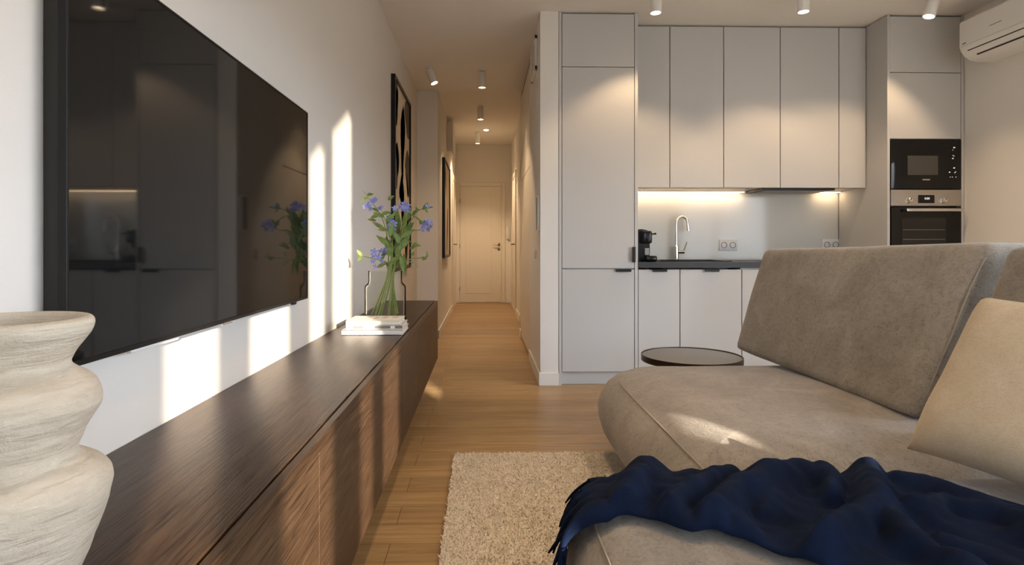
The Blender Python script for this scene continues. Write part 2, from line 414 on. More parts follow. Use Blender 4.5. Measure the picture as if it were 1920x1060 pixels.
# slim control panel on the pillar
t = thing('control_panel', 'slim grey wall control panel on the side of the pillar', 'panel', (XC, 4.34, 1.10))
obj('panel_body', B(XC-.016, XC, 4.29, 4.39, 1.11, 1.37, .004, 2), M['white_plastic'], t)
obj('glass_face', B(XC-.018, XC-.0155, 4.297, 4.383, 1.12, 1.36), M['grey_plastic'], t)
t = thing('light_switch', 'small white light switch below the control panel', 'switch', (XC, 4.62, .95))
obj('plate', B(XC-.009, XC, 4.58, 4.66, .90, .98, .003, 2), M['white_plastic'], t)
obj('rocker', B(XC-.013, XC-.008, 4.595, 4.645, .915, .965, .002, 1), M['white_plastic'], t)
# intercom by the end door
t = thing('intercom', 'white intercom handset on the wall right of the end door', 'intercom', (.42, YE, 1.2))
obj('base_unit', B(.395, .455, YE-.03, YE, 1.12, 1.34, .006, 2), M['white_plastic'], t)
mb = MB(); mb.box(.40, .425, YE-.055, YE-.028, 1.13, 1.33, .008, 2); obj('handset', mb, M['white_plastic'], t)
# small fuse box high on the corridor left
t = thing('fuse_box', 'small cream fuse box high on the corridor left wall', 'box', (XJ, 8.1, 2.25))
obj('box_body', B(XJ, XJ+.075, 7.9, 8.4, 2.27, 2.66, .004, 1), M['door'], t)
obj('box_door', B(XJ+.076, XJ+.086, 7.89, 8.41, 2.24, 2.68, .003, 1), M['door'], t)

# ------------------------------------------------------------------ ceiling spots
def ceil_at(y): return H if y <= YJ else H+(y-YJ)*(FR-H)/(YE+.1-YJ)
def spot(label, x, y, power, tilt=(0, 0), L=.15, r=.038, size=112, group='white cylinder ceiling spotlights', blend=.4):
    zc = ceil_at(y)
    t = thing('ceiling_spotlight', label, 'spotlight', (x, y, zc), group)
    mb = MB(); mb.lathe([(r*.95, zc-.014), (r*.95, zc), (0.001, zc)], x, y, 24); mb.tube([(x, y, zc-.03), (x, y, zc-.01)], .012, 10)
    obj('mount', mb, M['white_plastic'], t)
    R = Matrix.Translation((x, y, zc-.02)) @ Matrix.Rotation(tilt[0], 4, 'X') @ Matrix.Rotation(tilt[1], 4, 'Y')
    mb = MB(); mb.lathe([(.004, -.002), (r-.004, -.002), (r, -.006), (r, -L+.003), (r-.002, -L), (r-.005, -L), (r-.006, -L+.012), (r-.007, -L+.016)], 0, 0, 32, mat=R)
    hd = obj('lamp_head', mb, M['white_plastic'], t, angle=50)
    mb = MB(); mb.lathe([(r-.0065, -L+.013), (r-.0065, -L+.018)], 0, 0, 24, close_top=True, mat=R); obj('bulb_lens', mb, M['lamp'], hd)
    l = bpy.data.lights.new('spot_light', 'SPOT'); l.energy = power; l.color = (1, .70, .42); l.spot_size = math.radians(size); l.spot_blend = blend; l.shadow_soft_size = .025
    lo = bpy.data.objects.new('spot_light', l); C.objects.link(lo); lo.parent = t
    lo.matrix_local = Matrix.Translation(-Vector((x, y, zc))) @ R @ Matrix.Translation((0, 0, -L-.004))
    return t
KP = 26
spot('white ceiling spotlight over the tall fridge cabinet, leftmost of the kitchen three', 1.125, 3.86, KP, L=.135)
spot('white ceiling spotlight before the middle upper cabinets', 2.105, 3.86, KP, L=.12)
spot('white ceiling spotlight tilted aside near the air conditioner', 2.985, 3.86, KP, tilt=(0, .28), L=.15)
HP = 36
spot('white ceiling spotlight tilted at the leaf picture on the left wall', -.52, 5.6, HP*1.2, tilt=(-.1, -.38), L=.14, size=70)
spot('white ceiling spotlight in the corridor, nearest of the centre row', -.02, 5.65, HP*.8, tilt=(.05, .0), L=.15, size=105, blend=.9)
spot('white ceiling spotlight in the corridor, middle one of the row', -.045, 7.2, HP*1.1, L=.145, size=105, blend=.9)
spot('white ceiling spotlight in the corridor, farthest before the end door', -.10, 9.1, HP*2.6, L=.16, size=120, blend=.6)
LP = 34  # power of the unseen spotlights added to brighten rug, floor and sofa
spot('added unseen ceiling spotlight brightening the floor between sideboard and sofa', .05, 1.0, LP*.7, size=105, blend=.9)
spot('added unseen ceiling spotlight brightening the rug', .12, 1.95, LP*1.3, size=72, blend=.9)
spot('added unseen ceiling spotlight brightening the middle of the sofa', .95, 1.75, LP, size=100, blend=.9)
# recessed disc
zc = ceil_at(8.85)
t = thing('recessed_downlight', 'small round recessed downlight near the far end of the corridor', 'downlight', (.03, 8.85, zc))
mb = MB(); mb.lathe([(.05, zc+.002), (.05, zc-.012), (.04, zc-.014), (.036, zc-.010)], .03, 8.85, 28, close_bottom=False); obj('trim_ring', mb, M['white_plastic'], t)
mb = MB(); mb.lathe([(.037, zc-.012), (.03, zc-.022), (.012, zc-.028)], .03, 8.85, 24, close_bottom=True, close_top=True); obj('glowing_lens', mb, M['lamp'], t)
# smoke detector dot on corridor right
# ------------------------------------------------------------------ kitchen
G = M['greige']
def fr(x0, x1, z0, z1, y): return B(x0, x1, y, y+.019, z0, z1, .0015, 1)
def pull_h(x0, x1, y, z):     # black edge pull over the top edge of a front
    mb = MB(); mb.box(x0, x1, y-.022, y+.004, z, z+.003); mb.box(x0, x1, y-.022, y-.019, z-.016, z+.003, .001, 1); return mb
# tall fridge cabinet
t = thing('tall_cabinet', 'tall greige fridge cabinet standing beside the white pillar', 'cabinet', (.82, 4.5, 0), 'greige kitchen units')
obj('side_panel', B(.537, .556, YP-.004, 4.82, .0, H-.006), G, t); obj('side_panel', B(1.084, 1.106, YP-.004, 4.82, .0, H-.006), G, t)
obj('carcass', B(.557, 1.083, YP+.022, 4.82, .095, H-.008), M['greige_core'], t)
dt = obj('top_door', fr(.560, 1.081, 2.292, H-.014, YP), G, t)
dm = obj('fridge_door', fr(.560, 1.081, .842, 2.287, YP), G, t)
db = obj('freezer_door', fr(.560, 1.081, .098, .832, YP), G, t)
obj('plinth', B(.537, 1.106, YP+.045, YP+.06, 0, .092), G, t)
mb = MB(); mb.box(1.060, 1.083, YP-.026, YP-.023, .885, .995, .001, 1); mb.box(1.081, 1.0835, YP-.026, YP+.01, .885, .995); obj('handle', mb, M['black'], dm)
obj('handle', pull_h(.945, 1.055, YP, .833), M['black'], db)
# upper cabinets
ux = [1.108, 1.411, 1.824, 2.259, 2.712, 2.923]; YU = 4.47; ZU = 1.447
ul = ['greige upper cabinet with narrow door right beside the tall fridge cabinet', 'greige upper cabinet above the chrome tap, second from the fridge cabinet', 'greige upper cabinet above the double wall socket, third from the fridge cabinet',
      'greige upper cabinet over the slim black hood, fourth from the fridge cabinet', 'greige upper cabinet with narrow door right beside the oven tower']
for i in range(5):
    a, b_ = ux[i], ux[i+1]
    t = thing('upper_cabinet', ul[i], 'cabinet', ((a+b_)/2, 4.65, ZU), 'greige kitchen units')
    obj('carcass', B(a+.0005, b_-.0005, YU+.022, 4.829, ZU+.003, H-.006), G, t)
    obj('door', fr(a+.003, b_-.003, ZU, H-.014, YU), G, t)
# base cabinets
bx = [1.108, 1.412, 1.862, 2.312, 2.923]
bl = ['greige base cabinet next to the fridge cabinet, under the coffee machine', 'greige base cabinet under the sink and tap', 'greige base cabinet mostly hidden behind the sofa back, right of the sink', 'greige base cabinet hidden low beside the oven tower']
for i in range(4):
    a, b_ = bx[i], bx[i+1]
    t = thing('base_cabinet', bl[i], 'cabinet', ((a+b_)/2, 4.5, 0), 'greige kitchen units')
    obj('carcass', B(a+.0005, b_-.0005, YP+.022, 4.829, .095, .843 if i > 1 else .70), M['greige_core'], t)
    dd = obj('door', fr(a+.003, b_-.003, .098, .832, YP), G, t)
    obj('plinth', B(a, b_, YP+.045, YP+.06, 0, .092), G, t)
    c = a+(.10, .175, .2, .3)[i]; obj('handle', pull_h(c, c+.105, YP, .833), M['black'], dd)
# worktop (with the sink cut-out)
SX0, SX1, SY0, SY1 = 1.31, 1.82, 4.36, 4.70
t = thing('worktop', 'charcoal worktop running from fridge cabinet to oven tower', 'worktop', (2.0, 4.5, .845))
mb = MB()
for a in ((1.108, SX0, YP-.008, 4.829), (SX1, 2.923, YP-.008, 4.829), (SX0, SX1, YP-.008, SY0), (SX0, SX1, SY1, 4.829)): mb.box(*a, .845, .885)
obj('slab', mb, M['worktop'], t)
t = thing('sink', 'black inset sink with a raised rim below the chrome tap', 'sink', ((SX0+SX1)/2, 4.53, .72))
mb = MB(); e = .012
for a in ((SX0-.015, SX0+e, SY0-.015, SY1+.015), (SX1-e, SX1+.015, SY0-.015, SY1+.015), (SX0, SX1, SY0-.015, SY0+e), (SX0, SX1, SY1-e, SY1+.015)): mb.box(*a, .8855, .893, .002, 1)
obj('rim', mb, M['blackgloss'], t)
mb = MB(); i0, i1, j0, j1 = SX0+.004, SX1-.004, SY0+.004, SY1-.004
for a in ((i0, i0+.008, j0, j1, .72, .886), (i1-.008, i1, j0, j1, .72, .886), (i0, i1, j0, j0+.008, .72, .886), (i0, i1, j1-.008, j1, .72, .886), (i0, i1, j0, j1, .715, .725)): mb.box(*a)
obj('basin', mb, M['blackgloss'], t)
# tap
FX, FY = 1.560, 4.775
t = thing('kitchen_tap', 'chrome gooseneck kitchen tap with slim side lever', 'tap', (FX, FY, .885))
mb = MB(); mb.lathe([(.024, .886), (.024, .892), (.020, .895), (.020, 1.0), (.014, 1.006), (.014, 1.01)], FX, FY, 24, close_top=True); obj('tap_body', mb, M['chrome'], t)
mb = MB(); mb.tube([(FX, FY, .99), (FX, FY, 1.185)]+[(FX+.045-.045*math.cos(a), FY-.012*(a/PI), 1.185+.055*math.sin(a)) for a in [PI*k/10 for k in range(1, 10)]]+[(FX+.090, FY-.012, 1.165), (FX+.094, FY-.013, 1.125)], [.0105]*2+[.0105]*9+[.012, .0125], 12); obj('spout', mb, M['chrome'], t)
mb = MB(); mb.tube([(FX, FY, .955), (FX+.062, FY-.01, .955)], .0155, 14); mb.tube([(FX+.055, FY-.01, .96), (FX+.082, FY-.012, 1.035)], [.006, .0045], 8); obj('lever', mb, M['chrome'], t)
# coffee machine
cx, cy, cz = 1.215, 4.45, .886
t = thing('coffee_machine', 'black capsule coffee machine on the worktop against the fridge cabinet', 'coffee machine', (cx, cy, cz))
mb = MB()
prof = [(-.085, 0), (.035, 0), (.035, .20), (.028, .222), (.010, .236), (-.03, .242), (-.06, .240), (-.080, .225), (-.085, .20)]
mb.prism([(cx+p[0]*.92-.012, cz+p[1]) for p in prof], 'y', cy-.06, cy+.06)
obj('machine_body', mb, M['blackgloss'], t, angle=25)
mb = MB(); mb.box(cx-.05, cx+.022, cy-.125, cy-.058, cz+.135, cz+.228, .014, 3); obj('brew_head', mb, M['blackgloss'], t)
mb = MB(); mb.tube([(cx, cy-.10, cz+.20), (cx+.045, cy-.10, cz+.206), (cx+.055, cy-.10, cz+.207)], [.005, .006, .009], 10); obj('lever', mb, M['black'], t)
mb = MB(); mb.box(cx-.035, cx+.052, cy-.15, cy-.055, cz, cz+.045, .014, 3); obj('drip_tray', mb, M['blackgloss'], t)
obj('water_tank', B(cx-.018, cx+.015, cy-.064, cy-.0595, cz+.05, cz+.10, .001, 1), M['grey_plastic'], t)
# splashback
o = tag(obj('splashback', B(1.108, 2.923, 4.830, 4.838, .886, ZU+.003), M['splash']), 'pale grey glass splashback between worktop and upper cabinets', 'splashback')
# sockets
def socket(label, x, z):
    t = thing('wall_socket', label, 'socket', (x, 4.83, z-.043), 'double wall sockets on the splashback')
    obj('plate', B(x-.075, x+.075, 4.819, 4.829, z-.046, z+.046, .004, 2), M['white_plastic'], t)
    for s in (-.036, .036):
        mb = MB(); mb.lathe([(.026, 0), (.026, .003), (.021, .004), (.019, -.004), (.001, -.004)], 0, 0, 24, mat=Matrix.Translation((x+s, 4.8195, z)) @ Matrix.Rotation(PI/2, 4, 'X')); r = obj('outlet_ring', mb, M['grey_plastic'], t)
        mb = MB(); mb.lathe([(.018, 0), (.018, .003)], 0, 0, 20, close_top=True, mat=Matrix.Translation((x+s, 4.8195, z)) @ Matrix.Rotation(PI/2, 4, 'X'))
        obj('outlet_well', mb, M['white_plastic'], r)
socket('white double wall socket right of the chrome tap', 2.005, 1.010)
socket('white double wall socket just above the sofa back, beside the oven tower', 2.86, 1.012)
# hood
t = thing('cooker_hood', 'slim black cooker hood under the upper cabinets', 'hood', (2.42, 4.62, ZU-.02))
obj('hood_body', B(2.14, 2.70, YU+.03, 4.80, ZU-.016, ZU+.002, .003, 1), M['black'], t)
obj('filter_grille', B(2.18, 2.66, YU+.06, 4.76, ZU-.019, ZU-.0155), M['grey_plastic'], t)
# under-cabinet light strips
for lab, a, b_ in (('glowing light strip under the upper cabinets, left of the hood', 1.12, 2.12), ('glowing light strip under the upper cabinets, right of the hood', 2.72, 2.91)):
    t = thing('light_strip', lab, 'light strip', ((a+b_)/2, 4.78, ZU-.008), 'light strips under the upper cabinets')
    obj('profile', B(a, b_, 4.765, 4.80, ZU-.005, ZU+.0025), M['white_plastic'], t)
    obj('diffuser', B(a+.005, b_-.005, 4.770, 4.795, ZU-.008, ZU-.0045), M['led'], t)

# oven tower
TX0, TX1 = 2.925, 3.488
t = thing('oven_tower', 'tall greige oven tower at the right end of the kitchen', 'cabinet', (3.2, 4.5, 0), 'greige kitchen units')
obj('side_panel', B(TX0, TX0+.019, YP-.004, 4.82, 0, H-.006), G, t); obj('side_panel', B(TX1-.016, TX1, YP-.004, 4.82, 0, H-.006), G, t)
mb = MB(); mb.box(TX0+.02, TX1-.017, YP+.022, 4.82, 1.775, H-.008); mb.box(TX0+.02, TX1-.017, 4.79, 4.82, .1, 1.775); mb.box(TX0+.02, TX1-.017, YP+.022, 4.79, .1, .70); obj('carcass', mb, M['greige_core'], t)
obj('top_door', fr(TX0+.021, TX1-.018, 2.266, H-.014, YP), G, t)
obj('lower_flap', fr(TX0+.021, TX1-.018, 1.782, 2.261, YP), G, t)
dd = obj('drawer', fr(TX0+.021, TX1-.018, .098, .69, YP), G, t)
obj('plinth', B(TX0, TX1, YP+.045, YP+.06, 0, .092), G, t)
OX0, OX1 = TX0+.023, TX1-.020; OW = OX1-OX0
t = thing('microwave', 'black built-in microwave above the oven', 'microwave', (3.2, 4.4, 1.415))
obj('housing', B(OX0+.01, OX1-.01, YP+.01, 4.70, 1.42, 1.77), M['black'], t)
dr = obj('door', B(OX0, OX1, YP-.010, YP+.009, 1.416, 1.776, .004, 2), M['oven_glass'], t)
obj('window', B(OX0+OW*.235, OX0+OW*.665, YP-.0115, YP-.0095, 1.517, 1.657, .0003, 1), M['mw_window'], dr)
obj('brand_bar', B(OX0+OW*.445, OX0+OW*.55, YP-.0115, YP-.0098, 1.479, 1.488), M['steel'], dr)
for fx, z, w in ((.895, 1.717, .012), (.875, 1.699, .006), (.878, 1.660, .006), (.892, 1.655, .006), (.875, 1.638, .010), (.895, 1.569, .012), (.83, 1.538, .010), (.905, 1.535, .008), (.917, 1.542, .006), (.84, 1.503, .006), (.87, 1.503, .006), (.92, 1.503, .006)):
    obj('touch_icon', B(OX0+OW*fx-w/2, OX0+OW*fx+w/2, YP-.0112, YP-.0098, z-w*.35, z+w*.35), M['icon'], dr)
t = thing('oven', 'black and steel built-in oven below the microwave', 'oven', (3.2, 4.4, .70))
obj('housing', B(OX0+.01, OX1-.01, YP+.022, 4.78, .705, 1.40), M['black'], t)
cp = obj('control_panel', B(OX0, OX1, YP-.010, YP+.02, 1.292, 1.412, .003, 1), M['steel'], t)
obj('display', B(OX0+OW*.385, OX0+OW*.615, YP-.0115, YP-.0095, 1.313, 1.372), M['oven_glass'], cp)
def text(body, size, loc, mat, parent, name='time_digits', rot=(PI/2, 0, 0)):
    cu = bpy.data.curves.new(name, 'FONT'); cu.body = body; cu.size = size; cu.align_x = 'CENTER'; cu.align_y = 'CENTER'; cu.extrude = .0003
    to = bpy.data.objects.new(name, cu); C.objects.link(to); bpy.context.view_layer.update()
    me = bpy.data.meshes.new_from_object(to.evaluated_get(bpy.context.evaluated_depsgraph_get()))
    bpy.data.objects.remove(to)
    me.transform(Matrix.Translation(Vector(loc)-Vector(parent['_o'])) @ Matrix.Rotation(rot[2], 4, 'Z') @ Matrix.Rotation(rot[0], 4, 'X'))
    o = bpy.data.objects.new(name, me); C.objects.link(o); o.parent = parent; me.materials.clear(); me.materials.append(mat); o['_o'] = tuple(parent['_o']); return o
text('0:00', .022, (OX0+OW*.51, YP-.0118, 1.346), M['digits'], cp)
for fx in (.245, .735):
    R = Matrix.Translation((OX0+OW*fx, YP-.010, 1.333)) @ Matrix.Rotation(PI/2, 4, 'X')
    mb = MB(); mb.lathe([(.024, 0), (.024, .006), (.019, .010), (.018, .026), (.014, .030)], 0, 0, 28, close_top=True, mat=R); kn = obj('knob', mb, M['chrome'], cp)
    mb = MB(); mb.box(OX0+OW*fx-.0015, OX0+OW*fx+.0015, YP-.0415, YP-.0395, 1.335, 1.346); obj('pointer', mb, M['black'], kn)
dr = obj('door', B(OX0, OX1, YP-.010, YP+.02, .71, 1.284, .003, 1), M['oven_glass'], t)
obj('window', B(OX0+OW*.155, OX0+OW*.78, YP-.0115, YP-.0095, .83, 1.205, .0003, 1), M['oven_window'], dr)
mb = MB(); hx0, hx1, hz, hy = OX0+OW*.17, OX1-.012, 1.262, YP-.045
mb.box(hx0, hx1, hy-.008, hy+.008, hz-.011, hz+.011, .004, 2); mb.box(hx0+.01, hx0+.03, hy, YP-.008, hz-.008, hz+.008); mb.box(hx1-.03, hx1-.01, hy, YP-.008, hz-.008, hz+.008)
obj('handle', mb, M['chrome'], dr)
mb = MB()
for z in (1.12, 1.05): mb.tube([(OX0+OW*.17, YP-.0118, z), (OX0+OW*.76, YP-.0118, z)], .0012, 6)
obj('rack_lines', mb, M['grey_plastic'], dr)

# ------------------------------------------------------------------ air conditioner
AY0, AY1, AX = 3.10, 3.985, 3.255
t = thing('air_conditioner', 'white split air conditioner high on the right wall', 'air conditioner', (XR, 3.5, 2.26))
prof = [(XR-.001, 2.535), (AX+.01, 2.535), (AX, 2.525), (AX-.002, 2.36), (AX+.006, 2.335), (AX+.03, 2.30), (AX+.07, 2.272), (AX+.12, 2.262), (XR-.001, 2.262)]
mb = MB(); mb.prism(prof, 'y', AY0, AY1); obj('housing', mb, M['white_plastic'], t, angle=28)
def acpt(k, y, off=.002):
    a, b_ = prof[k], prof[k+1]; return a, b_
def slot(x0, z0, x1, z1, y0, y1):
    d = Vector((x1-x0, z1-z0)); n = Vector((-d.y, d.x)).normalized(); n = n if n.x < 0 or n.y < 0 else -n
    e = n*.0012
    return MB().prism([(x0+e.x, z0+e.y), (x1+e.x, z1+e.y), (x1-e.x, z1-e.y), (x0-e.x, z0-e.y)], 'y', y0, y1)
obj('panel_gap', slot(AX+.012, 2.3265, AX+.016, 2.3207, AY0+.03, AY1-.05), M['darkslot'], t)
obj('air_outlet', slot(AX+.043, 2.291, AX+.053, 2.284, AY0+.03, AY1-.085), M['darkslot'], t)
obj('status_window', B(AX-.003, AX, AY1-.055, AY1-.025, 2.372, 2.377), M['darkslot'], t)
obj('panel_seam', B(AX-.0025, AX, AY0+.01, AY1-.012, 2.358, 2.3592), M['grey_plastic'], t)
obj('badge', B(AX-.003, AX, AY1-.33, AY1-.24, 2.418, 2.423), M['grey_plastic'], t)
obj('label_mark', slot(AX+.085, 2.269, AX+.095, 2.267, 3.57, 3.60), M['grey_plastic'], t)

# ------------------------------------------------------------------ television
TX = -.677; TY0, TY1, TZ0, TZ1 = .972, 2.285, .800, 1.512
t = thing('television', 'large flat black television mounted on the left wall', 'television', (XL, (TY0+TY1)/2, TZ0))
obj('back_housing', B(XL+.001, TX-.012, TY0+.012, TY1-.05, TZ0+.02, TZ1-.03, .006, 2), M['darkslot'], t)
mb = MB(); e = .006
for a in ((TY0, TY0+e, TZ0, TZ1), (TY1-e, TY1, TZ0, TZ1), (TY0, TY1, TZ0, TZ0+e*1.6), (TY0, TY1, TZ1-e, TZ1)): mb.box(TX-.013, TX+.002, *a, .001, 1)
obj('bezel', mb, M['black'], t)
obj('screen', B(TX-.012, TX, TY0+e*.8, TY1-e*.8, TZ0+e, TZ1-e*.8), M['screen'], t)
obj('maker_badge', B(TX-.004, TX+.004, 1.545, 1.60, TZ0-.006, TZ0+.002, .001, 1), M['chrome'], t, ) ['label'] = 'small chrome maker badge'
mb = MB(); mb.box(TX-.022, TX-.008, 2.15, 2.18, TZ0-.012, TZ0+.005, .002, 1); obj('sensor', mb, M['black'], t)
obj('cable_tray', B(TX-.03, TX-.015, 1.18, 1.36, TZ0-.012, TZ0+.025, .003, 1), M['white_plastic'], t)

# ------------------------------------------------------------------ floating sideboard
SBX = -.342; SZ0, SZ1 = .172, .600; SY_END, SY_NEAR = 4.38, .0
t = thing('sideboard', 'long floating smoked oak sideboard along the left wall', 'sideboard', (-.53, 2.2, SZ0))
obj('carcass', B(XL+.002, SBX-.022, SY_NEAR+.02, SY_END-.002, SZ0+.004, SZ1-.022), M['smoked_front'], t)
obj('top_board', B(XL+.001, SBX-.0225, SY_NEAR, SY_END, SZ1-.021, SZ1, .0015, 1), M['smoked'], t)
obj('end_panel', B(XL+.001, SBX-.0005, SY_END-.0195, SY_END, SZ0, SZ1-.022, .001, 1), M['smoked_front'], t)
obj('front_rail', B(SBX-.0185, SBX, SY_NEAR, SY_END, SZ1-.030, SZ1-.001, .0015, 1), M['smoked'], t)
ys = [SY_NEAR, .62, 1.24, 1.865, 2.49, 3.12, 3.75, SY_END-.020]
for a, b_ in zip(ys, ys[1:]):
    obj('door', B(SBX-.0195, SBX-.001, a+.0012, b_-.0012, SZ0+.001, SZ1-.0315, .001, 1), M['smoked_front'], t)

# ------------------------------------------------------------------ ceramic vase (foreground)
VX, VY = -.563, .705
V0 = SZ1+.001
prof = [(.001, 0), (.070, 0), (.077, .006), (.089, .04), (.102, .078), (.1085, .103), (.1088, .113), (.105, .125), (.094, .136), (.079, .144), (.072, .151),
        (.075, .163), (.086, .186), (.096, .204), (.0985, .214), (.097, .225), (.088, .239), (.072, .250), (.0640, .2575),
        (.068, .267), (.078, .283), (.0875, .297), (.0905, .305), (.0895, .311), (.084, .3145), (.0785, .3135), (.0755, .306), (.071, .291), (.061, .272), (.053, .258), (.06, .24), (.052, .2), (.055, .155), (.06, .1), (.04, .02), (.001, .02)]
# smooth the profile
def smooth(p, n=2):
    for _ in range(n):
        q = [p[0]]
        for a, b_ in zip(p, p[1:]): q += [(a[0]*.75+b_[0]*.25, a[1]*.75+b_[1]*.25), (a[0]*.25+b_[0]*.75, a[1]*.25+b_[1]*.75)]
        q.append(p[-1]); p = q
    return p
VS = 1.0
mb = MB(); mb.lathe([(r*VS, V0+z*VS) for r, z in smooth(prof)], VX, VY, 128, close_bottom=False)
for v in mb.bm.verts:
    p = v.co-Vector((VX, VY, 0)); n = noise.noise(v.co*Vector((22, 22, 60)))*.0016+noise.noise(v.co*90)*.0007
    r = math.hypot(p.x, p.y)
    if r > .02: v.co.x += p.x/r*n; v.co.y += p.y/r*n
tag(obj('ceramic_vase', mb, M['clay'], angle=180), 'rough cream clay vase of stacked rings at the near end of the sideboard', 'vase')

# ------------------------------------------------------------------ books on the sideboard
def book(label, x0, x1, y0, y1, z0, h, cover, spine=None, rot=0, extra=None):
    t = thing('book', label, 'book', ((x0+x1)/2, (y0+y1)/2, z0), 'books stacked on the sideboard')
    c = Vector(((x0+x1)/2, (y0+y1)/2, 0)); R = Matrix.Translation(c) @ Matrix.Rotation(rot, 4, 'Z') @ Matrix.Translation(-c)
    def o_(n, mb, m):
        mb.bm.transform(R); return obj(n, mb, m, t)
    e = .0018
    o_('pages', B(x0+.003, x1-.004, y0+.003, y1-.004, z0+e, z0+h-e), M['paper'])
    mb = MB(); mb.box(x0, x1, y0, y1, z0, z0+e); mb.box(x0, x1, y0, y1, z0+h-e, z0+h); mb.box(x0, x1, y0, y0+e, z0, z0+h)
    cv = o_('cover', mb, cover)
    if spine: 
        for a, b_ in spine:
            mb = B(x0+(x1-x0)*a, x0+(x1-x0)*b_, y0-.0006, y0+.0005, z0+h*.15, z0+h*.85); mb.bm.transform(R); obj('spine_print', mb, M['ink'], cv)
    if extra:
        for a, b_, c_, d_ in extra:
            mb = B(x0+(x1-x0)*a, x0+(x1-x0)*b_, y0+(y1-y0)*c_, y0+(y1-y0)*d_, z0+h-.0004, z0+h+.0004); mb.bm.transform(R); obj('cover_print', mb, M['blue_print'], cv)
    return t
zb = SZ1+.0005
book('thick white book at the bottom of the stack', -.640, -.368, 2.67, 2.90, zb, .023, M['bookwhite'])
book('white book with grey photo spine, middle of the stack', -.628, -.372, 2.70, 2.905, zb+.0235, .016, M['bookwhite'], [(.12, .30), (.50, .78), (.86, .99)], .02)
book('white book with printed cover, topmost of the stack', -.628, -.385, 2.705, 2.90, zb+.040, .020, M['paper'], [(.02, .03)], -.01, [(.3, .38, .6, .9), (.45, .52, .3, .8), (.6, .7, .45, .9), (.78, .9, .55, .85)])

# ------------------------------------------------------------------ glass vase with flowers
GX, GY, GZ = -.512, 3.08, SZ1+.0005
prof = [(.001, 0), (.088, 0), (.100, .004), (.106, .014), (.106, .185), (.104, .196), (.094, .205), (.088, .212), (.086, .225), (.087, .268), (.0885, .272),
        (.0865, .272), (.084, .268), (.083, .225), (.085, .211), (.092, .202), (.101, .194), (.103, .184), (.103, .018), (.097, .009), (.001, .008)]
mb = MB(); mb.lathe([(r, GZ+z) for r, z in prof], GX, GY, 64, close_bottom=False)
tag(obj('glass_vase', mb, M['glass'], angle=40), 'clear glass bottle vase holding the blue flowers', 'vase')

T_ = math.radians(1.2)
def at(px, py, Y):       # a point of the bouquet seen at (px, py) at distance Y
    u = (px-931)/1110; v = (462-py)/1110
    t_ = Y/(math.cos(T_)-u*math.sin(T_)); return Vector((t_*(math.sin(T_)+u*math.cos(T_)), Y, 1+t_*v))
def leaf_mesh(p, d, L, W, up):
    d = d.normalized(); s_ = d.cross(up)
    if s_.length < 1e-3: s_ = d.orthogonal()
    s_.normalize(); n = s_.cross(d)
    rows = []
    for k in range(7):
        f = k/6; w = W*math.sin(PI*min(f*1.02+.02, 1))**.8*(1-f*.35); c = p+d*(L*f)-n*(L*.22*f*f)
        rows.append([c-s_*w+n*w*.3, c, c+s_*w+n*w*.3])
    return MB().grid(rows)
def blossom_mesh(c, r, axis):
    mb = MB(); axis = axis.normalized(); a = axis.orthogonal().normalized(); b_ = axis.cross(a)
    for k in range(5):
        th = 2*PI*k/5+random.random()*.3; d = a*math.cos(th)+b_*math.sin(th); s_ = axis.cross(d)
        rows = [[c-s_*r*.08, c+s_*r*.08], [c+d*r*.5+axis*r*.35-s_*r*.30, c+d*r*.5+axis*r*.35+s_*r*.30], [c+d*r*.95+axis*r*.40-s_*r*.22, c+d*r*.95+axis*r*.40+s_*r*.22], [c+d*r*1.1+axis*r*.3-s_*r*.03, c+d*r*1.1+axis*r*.3+s_*r*.03]]
        mb.grid(rows)
    mb.tube([c-axis*r*.7, c], [r*.12, r*.16], 6)
    return mb
def spline(pts, n=6):
    out = []; P = [pts[0]]+list(pts)+[pts[-1]]
    for i in range(1, len(P)-2):
        for k in range(n):
            f = k/n; a, b_, c, d = P[i-1], P[i], P[i+1], P[i+2]
            out.append(.5*((2*b_)+(-a+c)*f+(2*a-5*b_+4*c-d)*f*f+(-a+3*b_-3*c+d)*f**3))
    out.append(pts[-1]); return out
CAM = Vector((0, 0, 1))
def stem_flower(label, pts, leaves, blossoms, r0=.0042):
    P = [at(*p) for p in pts]
    t = thing('flower_stem', label, 'flower', tuple(P[0]), 'blue flower stems in the glass vase')
    S = spline(P, 6); n = len(S)
    obj('stalk', MB().tube(S, [r0*(1-.65*i/(n-1)) for i in range(n)], 7), M['stem'], t)
    for (px, py, Y, ang, L, W) in leaves:
        p = at(px, py, Y); d = Vector((math.cos(ang), random.uniform(-.35, .35), math.sin(ang)))
        view = (CAM-p).normalized()+Vector((random.uniform(-.5, .5), 0, random.uniform(0, .8)))
        obj('leaf', leaf_mesh(p, d, L, W, view), M['leaf'], t, recalc=False)
    for (px, py, Y, r) in blossoms:
        p = at(px, py, Y); ax = (CAM-p).normalized()+Vector((random.uniform(-.9, .9), random.uniform(-.4, .2), random.uniform(-.6, .9)))
        obj('blossom', blossom_mesh(p, r, ax), M['blossom'], t, recalc=False)
def L(px, py, Y, deg, L_=.05, W=.011): return (px, py, Y, math.radians(deg), L_, W)
rnd = random.random
